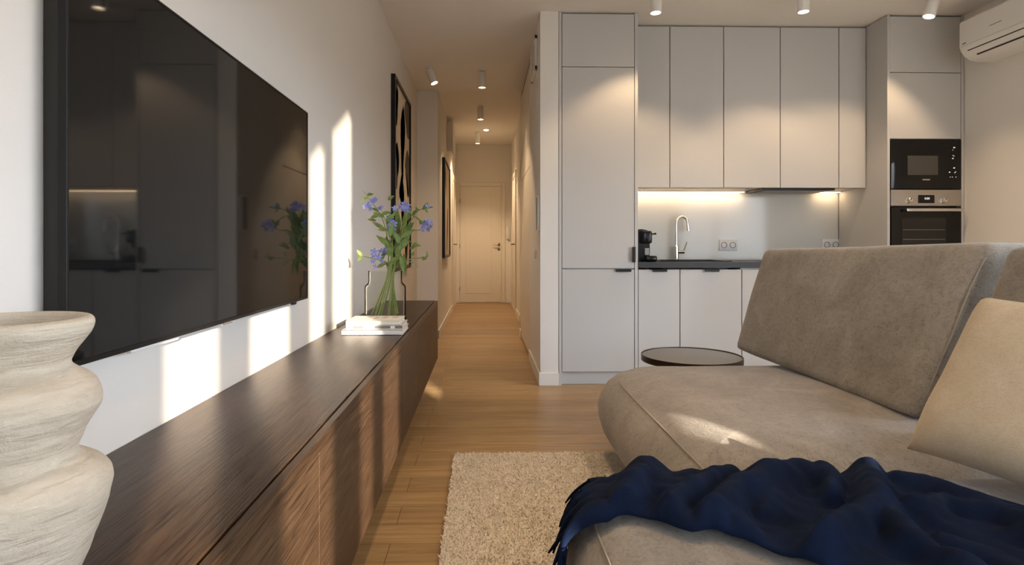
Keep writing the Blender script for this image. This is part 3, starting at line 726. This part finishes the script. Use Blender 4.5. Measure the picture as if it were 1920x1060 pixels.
stem_flower('flower stem arching to the far upper left, blue blossoms near its tip',
    [(697, 590, 3.10), (725, 520, 3.08), (727, 455, 3.05), (716, 408, 3.02), (696, 378, 3.0), (680, 357, 2.98)],
    [L(690, 370, 2.99, 205, .045), L(688, 366, 2.99, 10, .035), L(715, 403, 3.0, 25, .05, .013), L(712, 402, 3.0, 200, .05, .013), L(727, 375, 3.02, 35, .04, .012), L(709, 398, 3.0, 140, .05), L(722, 430, 3.0, 150, .09, .012), L(705, 415, 3.0, 160, .05, .012)],
    [(690, 385, 2.98, .017), (697, 379, 2.98, .015), (701, 376, 2.98, .015), (706, 374, 2.98, .015), (685, 388, 2.98, .013), (694, 391, 2.98, .013)])
stem_flower('flower stem with a drooping left tip and blue blossom cluster low above the vase neck',
    [(705, 592, 3.05), (724, 530, 3.03), (726, 500, 3.02), (712, 488, 3.0), (690, 483, 2.98), (673, 478, 2.96)],
    [L(680, 481, 2.97, 130, .045), L(680, 481, 2.97, 215, .04), L(713, 488, 2.99, 60, .05, .014), L(722, 495, 3.0, 200, .05, .013), L(728, 500, 3.0, 50, .07, .014), L(722, 480, 2.99, 100, .05, .013)],
    [(702, 472, 2.96, .019), (709, 482, 2.96, .018), (701, 490, 2.96, .016), (715, 472, 2.97, .017), (705, 500, 2.96, .015), (722, 470, 2.98, .016), (699, 480, 2.95, .015), (718, 492, 2.97, .014)])
stem_flower('tall middle flower stem with broad leaves and pale blue blossoms before the black picture frame',
    [(715, 592, 3.10), (733, 520, 3.06), (736, 460, 3.04), (733, 420, 3.03), (742, 385, 3.02)],
    [L(735, 445, 3.02, 75, .13, .020), L(738, 450, 3.03, 110, .12, .020), L(730, 440, 3.0, 95, .14, .018), L(740, 470, 3.0, 60, .10, .018), L(728, 448, 3.0, 200, .05, .015), L(742, 445, 3.0, 20, .06, .016)],
    [(731, 410, 2.98, .020), (737, 420, 2.98, .020), (735, 432, 2.98, .019), (740, 392, 2.99, .017), (730, 425, 2.98, .018)])
stem_flower('flower stem topped by a violet-blue cluster in front of the leaf picture',
    [(742, 592, 3.02), (737, 520, 3.05), (748, 450, 3.05), (757, 410, 3.05), (760, 385, 3.05)],
    [L(755, 425, 3.03, 70, .10, .018), L(750, 430, 3.02, 100, .11, .018), L(757, 440, 3.02, 55, .09, .017), L(762, 405, 3.03, 60, .06, .015), L(748, 410, 3.04, 120, .07, .015), L(752, 455, 3.0, 80, .13, .02)],
    [(752, 386, 3.02, .018), (758, 383, 3.02, .018), (765, 386, 3.02, .018), (766, 394, 3.02, .016), (760, 392, 3.0, .016), (755, 394, 3.0, .015)])
stem_flower('flower stem reaching to the upper right, small leaves at its tip',
    [(738, 592, 3.13), (736, 520, 3.10), (752, 450, 3.08), (772, 412, 3.06), (783, 396, 3.05), (803, 388, 3.04)],
    [L(783, 396, 3.05, 110, .025, .008), L(793, 394, 3.04, 60, .05, .011), L(797, 392, 3.04, 20, .045, .010), L(796, 393, 3.04, -40, .03, .010), L(772, 405, 3.05, 50, .06, .013)],
    [(803, 389, 3.03, .011), (800, 386, 3.03, .009)])
stem_flower('flower stem ending in the rightmost blue blossom cluster',
    [(730, 592, 3.02), (737, 520, 3.03), (752, 448, 3.01), (768, 434, 3.0), (788, 431, 2.98), (806, 422, 2.96)],
    [L(786, 412, 2.99, -60, .05, .012), L(775, 405, 3.0, -30, .05, .008), L(792, 420, 2.98, 45, .04, .010), L(790, 430, 2.98, 60, .04, .009)],
    [(795, 424, 2.95, .017), (801, 421, 2.95, .017), (807, 425, 2.95, .015), (792, 432, 2.95, .013), (803, 430, 2.95, .014), (799, 414, 2.96, .013), (808, 417, 2.95, .012)])
stem_flower('leafy flower stem without blossoms bending to the middle right',
    [(743, 590, 3.08), (738, 525, 3.08), (745, 470, 3.06), (758, 448, 3.04), (770, 454, 3.02), (776, 462, 3.0)],
    [L(770, 465, 3.0, 30, .05, .010), L(774, 462, 3.0, 10, .045, .010), L(772, 467, 3.0, 60, .045, .009), L(768, 466, 3.0, 20, .03, .010), L(752, 460, 3.02, 65, .09, .018), L(750, 470, 3.02, 270, .11, .012), L(757, 475, 3.02, 275, .12, .011)], [])
stem_flower('thin flower stem stretching lowest to the right with tiny leaves',
    [(746, 588, 3.05), (737, 525, 3.05), (746, 495, 3.02), (770, 486, 2.98), (788, 484, 2.96), (804, 480, 2.94)],
    [L(790, 485, 2.95, 30, .022, .006), L(795, 486, 2.95, 150, .022, .006), L(799, 485, 2.95, 80, .04, .007), L(801, 484, 2.95, 200, .03, .007), L(765, 489, 2.98, -30, .07, .005), L(772, 481, 2.98, 70, .03, .009)], [])
stem_flower('short leafy sprig crossing in the vase neck',
    [(704, 588, 3.12), (724, 530, 3.11), (735, 480, 3.10), (743, 452, 3.10)],
    [L(735, 480, 3.09, 150, .06, .014), L(738, 470, 3.09, 120, .08, .016), L(740, 475, 3.05, 60, .08, .016), L(730, 500, 3.06, 140, .06, .014), L(742, 500, 3.06, 50, .07, .015)], [(726, 462, 3.05, .013)])

stem_flower('broad-leaved stem without blossoms in the middle of the bouquet, leaning right',
    [(728, 590, 3.03), (736, 520, 3.03), (747, 470, 3.0), (756, 425, 2.99), (764, 398, 2.99)],
    [L(744, 490, 2.98, 80, .12, .018), L(748, 470, 2.97, 55, .10, .019), L(750, 460, 2.98, 110, .10, .018), L(755, 430, 2.98, 75, .08, .017), L(752, 445, 2.98, 30, .08, .015), L(758, 415, 2.98, 45, .05, .014), L(750, 480, 2.97, 285, .10, .012)], [])
stem_flower('broad-leaved stem without blossoms in the middle of the bouquet, leaning left',
    [(710, 592, 3.03), (730, 520, 3.03), (733, 470, 3.0), (727, 430, 2.97), (716, 395, 2.97)],
    [L(732, 480, 2.97, 100, .11, .017), L(731, 462, 2.96, 140, .09, .016), L(729, 445, 2.96, 70, .08, .017), L(727, 432, 2.96, 170, .06, .014), L(722, 415, 2.96, 40, .07, .013), L(720, 408, 2.96, 150, .06, .013), L(733, 490, 2.96, 30, .07, .014)], [(712, 392, 2.96, .013), (716, 389, 2.96, .012)])
# ------------------------------------------------------------------ rug
RX0, RX1, RY0, RY1 = -.147, 2.3, -.5, 2.822
NX, NY = 150, 200
rng = np.random.default_rng(3)
mb = MB(); mb.box(RX0+.006, RX1-.006, RY0+.006, RY1-.006, .001, .017, .005, 2)
t = thing('rug', 'thick cream rug lying under the sofa', 'rug', (1.0, 1.2, 0))
obj('rug_base', mb, M['rug'], t)
n = 110000
xs = RX0+.008+rng.random(n)*.95; yy = .75+rng.random(n)*(RY1-.760)
hh = .004+.008*rng.random(n); lean = rng.random(n)*2*PI; la = .009*rng.random(n)+.003; wd = .0028
cl = np.array([noise.noise(Vector((float(a)*14, float(b_)*14, 0))) for a, b_ in zip(xs, yy)]); lean += cl*2.5
ox, oy = np.cos(lean)*la, np.sin(lean)*la; ax, ay = -np.sin(lean)*wd, np.cos(lean)*wd
co = np.zeros((n, 4, 3))
co[:, 0] = np.stack([xs-ax, yy-ay, np.full(n, .012)], 1); co[:, 1] = np.stack([xs+ax, yy+ay, np.full(n, .012)], 1)
co[:, 2] = np.stack([xs+ox+ax*.6, yy+oy+ay*.6, .012+hh], 1); co[:, 3] = np.stack([xs+ox-ax*.6, yy+oy-ay*.6, .012+hh], 1)
co -= np.array(t['_o'])
me = bpy.data.meshes.new('pile'); me.vertices.add(n*4); me.vertices.foreach_set('co', co.ravel()); me.loops.add(n*4); me.loops.foreach_set('vertex_index', np.arange(n*4, dtype=np.int32))
me.polygons.add(n); me.polygons.foreach_set('loop_start', np.arange(0, n*4, 4, dtype=np.int32)); me.update(); me.validate(); me.materials.append(M['rug'])
po = bpy.data.objects.new('pile', me); C.objects.link(po); po.parent = t; po['kind'] = 'stuff'; po['_o'] = t['_o']

# ------------------------------------------------------------------ round side table
RTX, RTY, RTZ = 1.15, 3.265, .392
t = thing('side_table', 'low round table with grey top behind the sofa end', 'table', (RTX, RTY, 0))
mb = MB(); mb.lathe([(.001, RTZ-.004), (.262, RTZ-.004), (.264, RTZ-.002)], RTX, RTY, 72, close_bottom=False); mb.lathe([(.264, RTZ-.003), (.001, RTZ-.002)], RTX, RTY, 72, close_bottom=False); obj('table_top', mb, M['tablegrey'], t)
mb = MB(); mb.lathe([(.001, RTZ-.030), (.270, RTZ-.030), (.271, RTZ-.028), (.271, RTZ+.003), (.269, RTZ+.004), (.2655, RTZ+.003), (.265, RTZ-.004)], RTX, RTY, 72, close_bottom=False); obj('rim', mb, M['darkbronze'], t)
mb = MB(); mb.lathe([(.16, 0), (.16, .008), (.02, .014), (.016, .03), (.016, RTZ-.03)], RTX, RTY, 32); obj('pedestal', mb, M['darkbronze'], t)

# ------------------------------------------------------------------ sofa
def rrect(x0, x1, y0, y1, radii, inset, n=10):
    """rounded rectangle outline; radii for corners (x0y0,x1y0,x1y1,x0y1)"""
    pts = []
    cs = [(x0, y0, 1, 1, PI), (x1, y0, -1, 1, 1.5*PI), (x1, y1, -1, -1, 0), (x0, y1, 1, -1, .5*PI)]
    for (cx_, cy_, sx, sy, a0), r in zip(cs, radii):
        c = (cx_+sx*r, cy_+sy*r); rr = max(r-inset, .002); ins = inset if r >= inset else inset-(r-.002)*0
        base = (c[0], c[1]) if r >= inset else (cx_+sx*(inset+.002), cy_+sy*(inset+.002))
        for k in range(n+1):
            a = a0+.5*PI*k/n; pts.append((base[0]+rr*math.cos(a), base[1]+rr*math.sin(a)))
    return pts
def block(x0, x1, y0, y1, radii, profile, crown, sub=8, wob=.004):
    """lofted upholstered block: profile (inset, z) bottom to top, then crown to the middle"""
    rings = []
    per = []
    for ins, z in profile:
        o = rrect(x0, x1, y0, y1, radii, ins, 12)
        # subdivide the straight runs
        q = []
        for i in range(len(o)):
            a, b_ = o[i], o[(i+1) % len(o)]; d = math.hypot(a[0]-b_[0], a[1]-b_[1])
            q.append(a)
            if (i+1) % 13 == 0:
                for k in range(1, 14): q.append((a[0]+(b_[0]-a[0])*k/14, a[1]+(b_[1]-a[1])*k/14))
        rings.append([Vector((p[0], p[1], z)) for p in q])
    top = rings[-1]; cxm = sum(p.x for p in top)/len(top); cym = sum(p.y for p in top)/len(top)
    c = Vector((min(max(cxm, x0), x1), cym, top[0].z))
    for k in range(1, 14):
        f = k/13.0*.995; h = crown*(1-(1-f)**2)
        rings.append([Vector((p.x+(c.x-p.x)*f, p.y+(c.y-p.y)*f, p.z+h)) for p in top])
    for r in rings:
        for p in r:
            w = noise.noise(p*4.5)*wob+noise.noise(p*13)*wob*.35
            p.z += w*min(1, max(0, (p.z-.1)/.2)); p.x += noise.noise(p*5+Vector((9, 0, 0)))*wob*.8
    mb = MB(); mb.grid(rings, closed_u=True)
    bm = mb.bm; bm.verts.ensure_lookup_table(); nn = len(rings[0])
    bm.faces.new([bm.verts[i] for i in range(nn)][::-1])
    bm.faces.new([bm.verts[i] for i in range(len(bm.verts)-nn, len(bm.verts))])
    return mb
t = thing('sofa', 'taupe velour corner sofa with loose-looking back cushions', 'sofa', (1.1, 1.4, .026))
CH = dict(x0=.175, x1=2.0, y0=-.55, y1=1.535)
seatp = [(.05, .075), (.025, .10), (.008, .16), (0, .25), (.002, .31), (.014, .355), (.035, .389), (.065, .412), (.10, .426), (.15, .434)]
mb = block(CH['x0'], CH['x1'], CH['y0'], CH['y1'], (.15, .1, .05, .20), seatp, .018); obj('chaise_seat', mb, M['velour'], t, angle=180)
seatp1 = [(.09, .075), (.06, .10), (.025, .16), (.004, .235), (.002, .285), (.018, .335), (.045, .374), (.085, .405), (.14, .426), (.20, .438)]
mb = block(.515, 2.0, 1.535, 2.95, (.05, .1, .2, .30), seatp1, .022); obj('seat', mb, M['velour'], t, angle=180)
# seams
def seam(pts, r=.0028): return MB().tube(spline([Vector(p) for p in pts], 8), r, 6)
obj('seam', seam([(.232, -.2, .4135), (.232, .5, .4135), (.232, 1.0, .4135), (.235, 1.28, .4135), (.27, 1.42, .4135), (.36, 1.478, .4135)], .002), M['piping'], t)
obj('seam', seam([(.588, 1.56, .402), (.588, 1.95, .4015), (.588, 2.4, .4015), (.60, 2.62, .402), (.66, 2.78, .402), (.80, 2.87, .402)], .002), M['piping'], t)
obj('base_frame', B(.26, 1.95, -.45, 1.50, .055, .085), M['black'], t); obj('base_frame', B(.66, 1.95, 1.5, 2.82, .055, .085), M['black'], t)
for x, y in ((.30, -.35), (.30, 1.35), (1.85, -.35), (1.85, 2.72), (.78, 2.70)):
    obj('foot', MB().lathe([(.018, .0265), (.024, .057)], x, y, 16, close_top=True), M['black'], t)
def hexa(c, rad, bulge, n=18, wob=.004):
    """soft cushion in a box given by 8 corners: c[u][v][w], u along, v thickness, w height; rad = rounding per axis (in -1..1 units)"""
    c = [[[Vector(c[i][j][k]) for k in (0, 1)] for j in (0, 1)] for i in (0, 1)]
    t = bmesh.new(); bmesh.ops.create_cube(t, size=2)
    bmesh.ops.subdivide_edges(t, edges=t.edges, cuts=n, use_grid_fill=True)
    for v in t.verts:
        p = v.co.copy()
        # denser near borders
        p = Vector([math.copysign(1-(1-abs(a))**1.35, a) for a in p])
        inner = Vector([max(-1+r, min(1-r, a)) for a, r in zip(p, rad)])
        d = Vector([(a-b_)/r for a, b_, r in zip(p, inner, rad)])
        if d.length > 1e-6:
            m = max(abs(d.x), abs(d.y), abs(d.z)); d = d.normalized()*m if m < 1 else d.normalized()
        p = inner+Vector([a*r for a, r in zip(d, rad)])
        bl = (1-p.x**2)*(1-p.z**2)
        p.y += math.copysign(bulge*bl, p.y) if abs(p.y) > .2 else 0
        f = (p+Vector((1, 1, 1)))/2
        q = Vector((0, 0, 0))
        for i in (0, 1):
            for j in (0, 1):
                for k in (0, 1):
                    q += c[i][j][k]*((f.x if i else 1-f.x)*(f.y if j else 1-f.y)*(f.z if k else 1-f.z))
        q += Vector((noise.noise(q*5)*wob, noise.noise(q*5+Vector((7, 1, 3)))*wob, noise.noise(q*4+Vector((1, 8, 2)))*wob))
        v.co = q
    mb = MB(); mb.merge(t); return mb
# u: 0 = far end, 1 = near end ; v: 0 = front, 1 = back ; w: 0 = bottom, 1 = top
def backrest(far_b, near_b, far_t, near_t, th):
    th = Vector((th, 0, 0)); up = Vector((.02, 0, 0))
    fb, nb, ft, ntp = map(Vector, (far_b, near_b, far_t, near_t))
    return [[[fb, ft], [fb+th, ft+th*1.0]], [[nb, ntp], [nb+th, ntp+th*1.0]]]
c1 = backrest((1.30, 3.07, .462), (1.345, 1.835, .452), (1.465, 3.10, .985), (1.595, 1.835, 1.012), .26)
mb = hexa(c1, (.055, .30, .11), .10); b1 = obj('back_cushion', mb, M['velour'], t, angle=180)
c2 = backrest((1.36, 1.765, .452), (1.40, .50, .452), (1.575, 1.755, 1.000), (1.62, .50, 1.0), .26)
mb = hexa(c2, (.045, .26, .10), .10); b2 = obj('back_cushion', mb, M['velour'], t, angle=180)
# vertical seam on near end of the first back cushion
obj('seam', seam([(1.395, 1.842, .52), (1.465, 1.836, .70), (1.535, 1.836, .87), (1.59, 1.842, .965), (1.65, 1.866, 1.005)], .002), M['piping'], b1)

# ------------------------------------------------------------------ throw pillow
P0 = Vector((1.145, 1.525, .450)); ua = Vector((.22, -.97, 0)).normalized()*.50; va = Vector((1.345, 1.53, .845))-P0
na = ua.cross(va).normalized()
if na.x > 0: na = -na
mb = MB(); n = 30
for sgn in (1, -1):
    rows = []
    for i in range(n+1):
        row = []
        for j in range(n+1):
            u, v = i/n*2-1, j/n*2-1
            pin = 1-.055*(abs(u)**2)*(1-abs(v)**4)*0-.05*(1-abs(v)**2.2)*abs(u)**3
            pin2 = 1-.05*(1-abs(u)**2.2)*abs(v)**3
            th = .078*((1-u**4)*(1-v**4))**.55
            p = P0+ua*(.5+.5*u*pin)+va*(.5+.5*v*pin2)+na*(sgn*th+.055)
            p += na*noise.noise(p*9)*.004
            row.append(p)
        rows.append(row)
    mb.grid(rows)
bmesh.ops.remove_doubles(mb.bm, verts=mb.bm.verts, dist=.0008)
tp = thing('throw_pillow', 'cream woven pillow leaning on the sofa back cushion', 'pillow', tuple(P0))
obj('pillow_cover', mb, M['pillow'], tp, angle=180)
# ------------------------------------------------------------------ navy throw with fringe
def on(px, py, z):      # a point of the chaise top seen at (px, py)
    u = (px-931)/1110; v = (462-py)/1110; t_ = (z-1)/v
    return Vector((t_*(math.sin(T_)+u*math.cos(T_)), t_*(math.cos(T_)-u*math.sin(T_)), z))
def chaise_z(x, y):
    d = min(x-CH['x0'], CH['y1']-y)
    r = .20
    if x < CH['x0']+r and y > CH['y1']-r: d = r-math.hypot(x-CH['x0']-r, y-CH['y1']+r)
    if d <= 0: return None
    zs = [(0, .25), (.002, .31), (.014, .355), (.035, .389), (.065, .412), (.10, .426), (.15, .434), (.5, .446), (3, .452)]
    for (a, za), (b_, zb_) in zip(zs, zs[1:]):
        if a <= d <= b_: return za+(zb_-za)*(d-a)/(b_-a)
    return .452
far_px = [(1140, 890), (1172, 884), (1240, 893), (1330, 893), (1400, 897), (1470, 890), (1545, 902), (1600, 892), (1650, 899), (1740, 905), (1830, 935), (1960, 975), (2100, 1030)]
near_px = [(1138, 978), (1172, 974), (1220, 985), (1290, 1012), (1345, 1014), (1430, 1046), (1500, 1072), (1600, 1115), (1700, 1160), (1800, 1210), (1900, 1260), (2020, 1330), (2150, 1400)]
def resample(P, n):
    S = spline(P, 10); ds = [0]
    for a, b_ in zip(S, S[1:]): ds.append(ds[-1]+(b_-a).length)
    out = []
    for i in range(n):
        d = ds[-1]*i/(n-1); k = 0
        while k < len(ds)-2 and ds[k+1] < d: k += 1
        f = (d-ds[k])/max(1e-9, ds[k+1]-ds[k]); out.append(S[k].lerp(S[k+1], min(1, max(0, f))))
    return out
NS, NT = 190, 80
FA = resample([on(x, y, .445) for x, y in far_px], NS); NE = resample([on(x, y, .440) for x, y in near_px], NS)
ridges = [  # folds: where they run, height, width at the far end and at the near end
    ([(1215, 890), (1185, 915), (1150, 945), (1125, 975)], .044, .050, .026),
    ([(1225, 900), (1262, 935), (1275, 985)], .024, .040, .026),
    ([(1300, 895), (1270, 930)], .020, .04, .03),
    ([(1365, 893), (1320, 915), (1268, 950), (1235, 985)], .038, .034, .024),
    ([(1500, 892), (1440, 905), (1378, 935), (1338, 970), (1318, 1010)], .044, .050, .026),
    ([(1545, 893), (1562, 915), (1560, 945)], .040, .030, .018),
    ([(1440, 898), (1455, 925), (1440, 960)], .020, .035, .03),
    ([(1625, 893), (1640, 925), (1640, 975), (1575, 1015), (1500, 1060)], .046, .036, .026),
    ([(1365, 955), (1405, 1000), (1445, 1035)], .026, .022, .020),
    ([(1690, 903), (1750, 922), (1830, 950), (1950, 995)], .030, .034, .036),
    ([(1715, 965), (1775, 950), (1900, 985), (2050, 1080)], .036, .030, .030),
    ([(1655, 965), (1700, 1030), (1790, 1080), (1900, 1160)], .042, .030, .028),
    ([(1780, 1030), (1850, 1060), (1950, 1110)], .026, .03, .03),
]
RD = [(np.array([on(x, y, .47)[:2] for x, y in pl]), h, w0, w1) for pl, h, w0, w1 in ridges]
def fold(x, y):
    p = np.array((x, y)); s_ = 0
    for pl, h, w0, w1 in RD:
        a = pl[:-1]; d = pl[1:]-a; q = p-a; n_ = len(a)
        tt = np.clip((q*d).sum(1)/np.maximum((d*d).sum(1), 1e-9), 0, 1)
        dd = np.sqrt((((a+d*tt[:, None])-p)**2).sum(1)); k = int(dd.argmin())
        w = w0+(w1-w0)*(k+tt[k])/n_
        e = h*math.exp(-(dd[k]/w)**2.4); s_ += e**3
    return s_**(1/3)
rows = []
for i in range(NS):
    row = []
    for j in range(NT):
        f = j/(NT-1); p = FA[i].lerp(NE[i], f)
        cz_ = chaise_z(p.x, p.y)
        if cz_ is None: cz_ = .25
        h = fold(p.x, p.y)
        edge = min(1, (min(f, 1-f)/.13)**.6+.12); h += .010*min(1, i/12)
        nz = noise.noise(Vector((p.x*9+p.y*5, p.y*9, 0)))*.016+noise.noise(Vector((p.x*26+p.y*12, p.y*20, 4)))*.007+noise.noise(Vector((p.x*70, p.y*40, 4)))*.0016
        z = cz_+.013+max(0, h*edge+nz*edge+.003)
        row.append(Vector((p.x+noise.noise(p*14)*.006, p.y+noise.noise(p*14+Vector((5, 5, 5)))*.006, z)))
    rows.append(row)
# hanging end: carry on over the rounded left side
hang = []
K = 16
for k in range(1, K+1):
    row = []
    for j in range(NT):
        f = j/(NT-1); p0 = rows[0][j]
        ln = (.040+.085*f)*k/K          # length of the drop
        out = Vector((-.93, .36-.30*f, 0)).normalized()
        # quarter arc outward then straight down
        R = .085; s_ = ln
        if s_ < R*1.57: a = s_/R; dx, dz = R*math.sin(a)*1.0, R*(1-math.cos(a))
        else: dx, dz = R+.012*(s_-R*1.57)/.05, R+(s_-R*1.57)
        w = math.sin(f*34)*.006*(k/K)+noise.noise(Vector((f*7, k*.12, 2)))*.010*(k/K)
        slope = .0
        row.append(Vector((p0.x, p0.y, p0.z))+out*(dx+w)-Vector((0, 0, dz)))
    hang.append(row)
rows = list(reversed(hang))+rows
hem = rows[0]
mb = MB(); mb.grid(rows)
tt = thing('throw_blanket', 'navy wool throw with fringed end crumpled across the sofa', 'blanket', (1.0, 1.2, .46))
th = obj('blanket_cloth', mb, M['navy'], tt, angle=180, recalc=False)
md = th.modifiers.new('thick', 'SOLIDIFY'); md.thickness = .006; md.offset = 0
mb = MB()
for k in range(44):
    j = int((k+.5)/44*(NT-1)); p = hem[j].copy(); ln = random.uniform(.07, .105)
    dr_ = (rows[0][j]-rows[2][j]).normalized(); q = [p-dr_*.006]
    sw = Vector((random.uniform(-.55, .05), random.uniform(-.6, .6), random.uniform(-.2, .25)))
    for m_ in range(5):
        dr_ = (dr_+Vector((0, 0, -.38))+sw*.35).normalized(); q.append(q[-1]+dr_*ln/5)
    mb.tube(q, [.003, .0036, .0040, .0042, .0036, .0020], 6)
fr_ = obj('fringe', mb, M['navy'], tp if False else tt, angle=180); fr_['kind'] = 'stuff'
p = hem[int(NT*.86)]
o = obj('care_tag', B(p.x-.012, p.x-.007, p.y-.006, p.y-.003, p.z-.034, p.z-.014), M['orange'], tt); o['label'] = 'tiny orange care tag'

# ------------------------------------------------------------------ unseen window drapes, added to cut the sun into stripes
KX = .45
def panel(x0, x1, z0, z1, amp=.012, tops=None):
    rows = []; n = max(3, int((x1-x0)/.03))
    for i in range(n+1):
        x = x0+(x1-x0)*i/n; y = YB+.05+amp*math.sin(x*46)
        rows.append([(x, y, z0), (x, y, z1)])
    mb = MB(); mb.grid(rows); return mb
def sun_drape(label, x0, x1, z0=.02, z1=2.675):
    o = obj('sun_drape', panel(x0, x1, z0, z1), M['sun_drape']); tag(o, label, 'sun_drape', 'added drapes shaping the sunlight'); return o
sun_drape('narrow added drape strip between sun stripes, leftmost at the window', .560, .680)
sun_drape('narrow added drape strip between sun stripes, second from the left', .825, .962)
sun_drape('narrow added drape strip between sun stripes, third from the left', 1.046, 1.125)
sun_drape('wide added drape keeping sun out of the right half of the window', 1.285, 2.01)
sun_drape('added drape keeping sun out of the right end of the window', 2.12, 3.20)
sun_drape('short raised drape added to shape the sun patch on the seat', 2.013, 2.117, 1.15)
sun_drape('short low drape added to keep the sun off the throw', 2.013, 2.117, .02, 1.035)
sun_drape('added drape keeping sun out of the left end of the window', -.50, .452)
mb = MB(); pts = [(-.46, 2.675), (1.30, 2.675), (1.16, 2.45), (1.0, 2.205), (.8, 1.9), (.6, 1.59), (.4, 1.32), (-.46, 1.0)]
mb.prism(pts, 'y', YB+.085, YB+.088)
tag(obj('sun_drape', mb, M['sun_drape']), 'added slanted drape giving the sun stripes their sloping tops', 'sun_drape', 'added drapes shaping the sunlight')

# ------------------------------------------------------------------ daylight
w = bpy.data.worlds.new('sky'); sc.world = w; w.use_nodes = True
nt = w.node_tree; bg = nt.nodes['Background']; bg.inputs['Strength'].default_value = 18.0
tc = node(nt, 'ShaderNodeTexCoord'); sx = node(nt, 'ShaderNodeSeparateXYZ'); nt.links.new(tc.outputs['Generated'], sx.inputs[0])
mr = node(nt, 'ShaderNodeMapRange'); mr.inputs[1].default_value = -.2; mr.inputs[2].default_value = .2; nt.links.new(sx.outputs['Z'], mr.inputs[0])
nt.links.new(ramp(nt, mr.outputs[0], [(.44, (.07, .065, .055)), (.56, (.80, .91, 1.05))]), bg.inputs['Color'])
sun = bpy.data.lights.new('sun', 'SUN'); sun.energy = 20; sun.angle = math.radians(.7); sun.color = (1, .86, .68)
so = bpy.data.objects.new('sun', sun); C.objects.link(so)
d = Vector((-KX, 1, -.205)).normalized(); so.rotation_euler = d.to_track_quat('-Z', 'Y').to_euler(); so.location = (2, -4, 3)
pl = bpy.data.lights.new('window_portal', 'AREA'); pl.shape = 'RECTANGLE'; pl.size = WX1-WX0; pl.size_y = WZ1-WZ0; pl.cycles.is_portal = True
p2 = pl.copy(); p2.size = RY1_-RY0_; p2.size_y = RZ1_-RZ0_
q2 = bpy.data.objects.new('window_portal', p2); C.objects.link(q2); q2.location = (XR+.13, (RY0_+RY1_)/2, (RZ0_+RZ1_)/2); q2.rotation_euler = (PI/2, 0, PI/2)
po = bpy.data.objects.new('window_portal', pl); C.objects.link(po); po.location = ((WX0+WX1)/2, YB-.16, (WZ0+WZ1)/2); po.rotation_euler = (PI/2, 0, 0)

# ------------------------------------------------------------------ camera
cam = bpy.data.cameras.new('camera'); co_ = bpy.data.objects.new('camera', cam); C.objects.link(co_)
co_.location = (0, 0, 1.0); co_.rotation_euler = (PI/2, 0, -math.radians(1.2))
cam.sensor_width = 36; cam.lens = 1110/1920*36; cam.shift_x = (960-931)/1920; cam.shift_y = (462-530)/1920; cam.clip_start = .02
sc.camera = co_
sc.view_settings.view_transform = 'Standard'; sc.view_settings.look = 'None'; sc.view_settings.gamma = 1; sc.view_settings.use_curve_mapping = False
sc.view_settings.exposure = 0.0
sc.cycles.use_denoising = True; sc.cycles.caustics_reflective = False; sc.cycles.caustics_refractive = False
sc.cycles.max_bounces = 10; sc.cycles.transparent_max_bounces = 32; sc.cycles.diffuse_bounces = 5; sc.cycles.sample_clamp_indirect = 6
for o in list(bpy.data.objects):
    if '_o' in o: del o['_o']
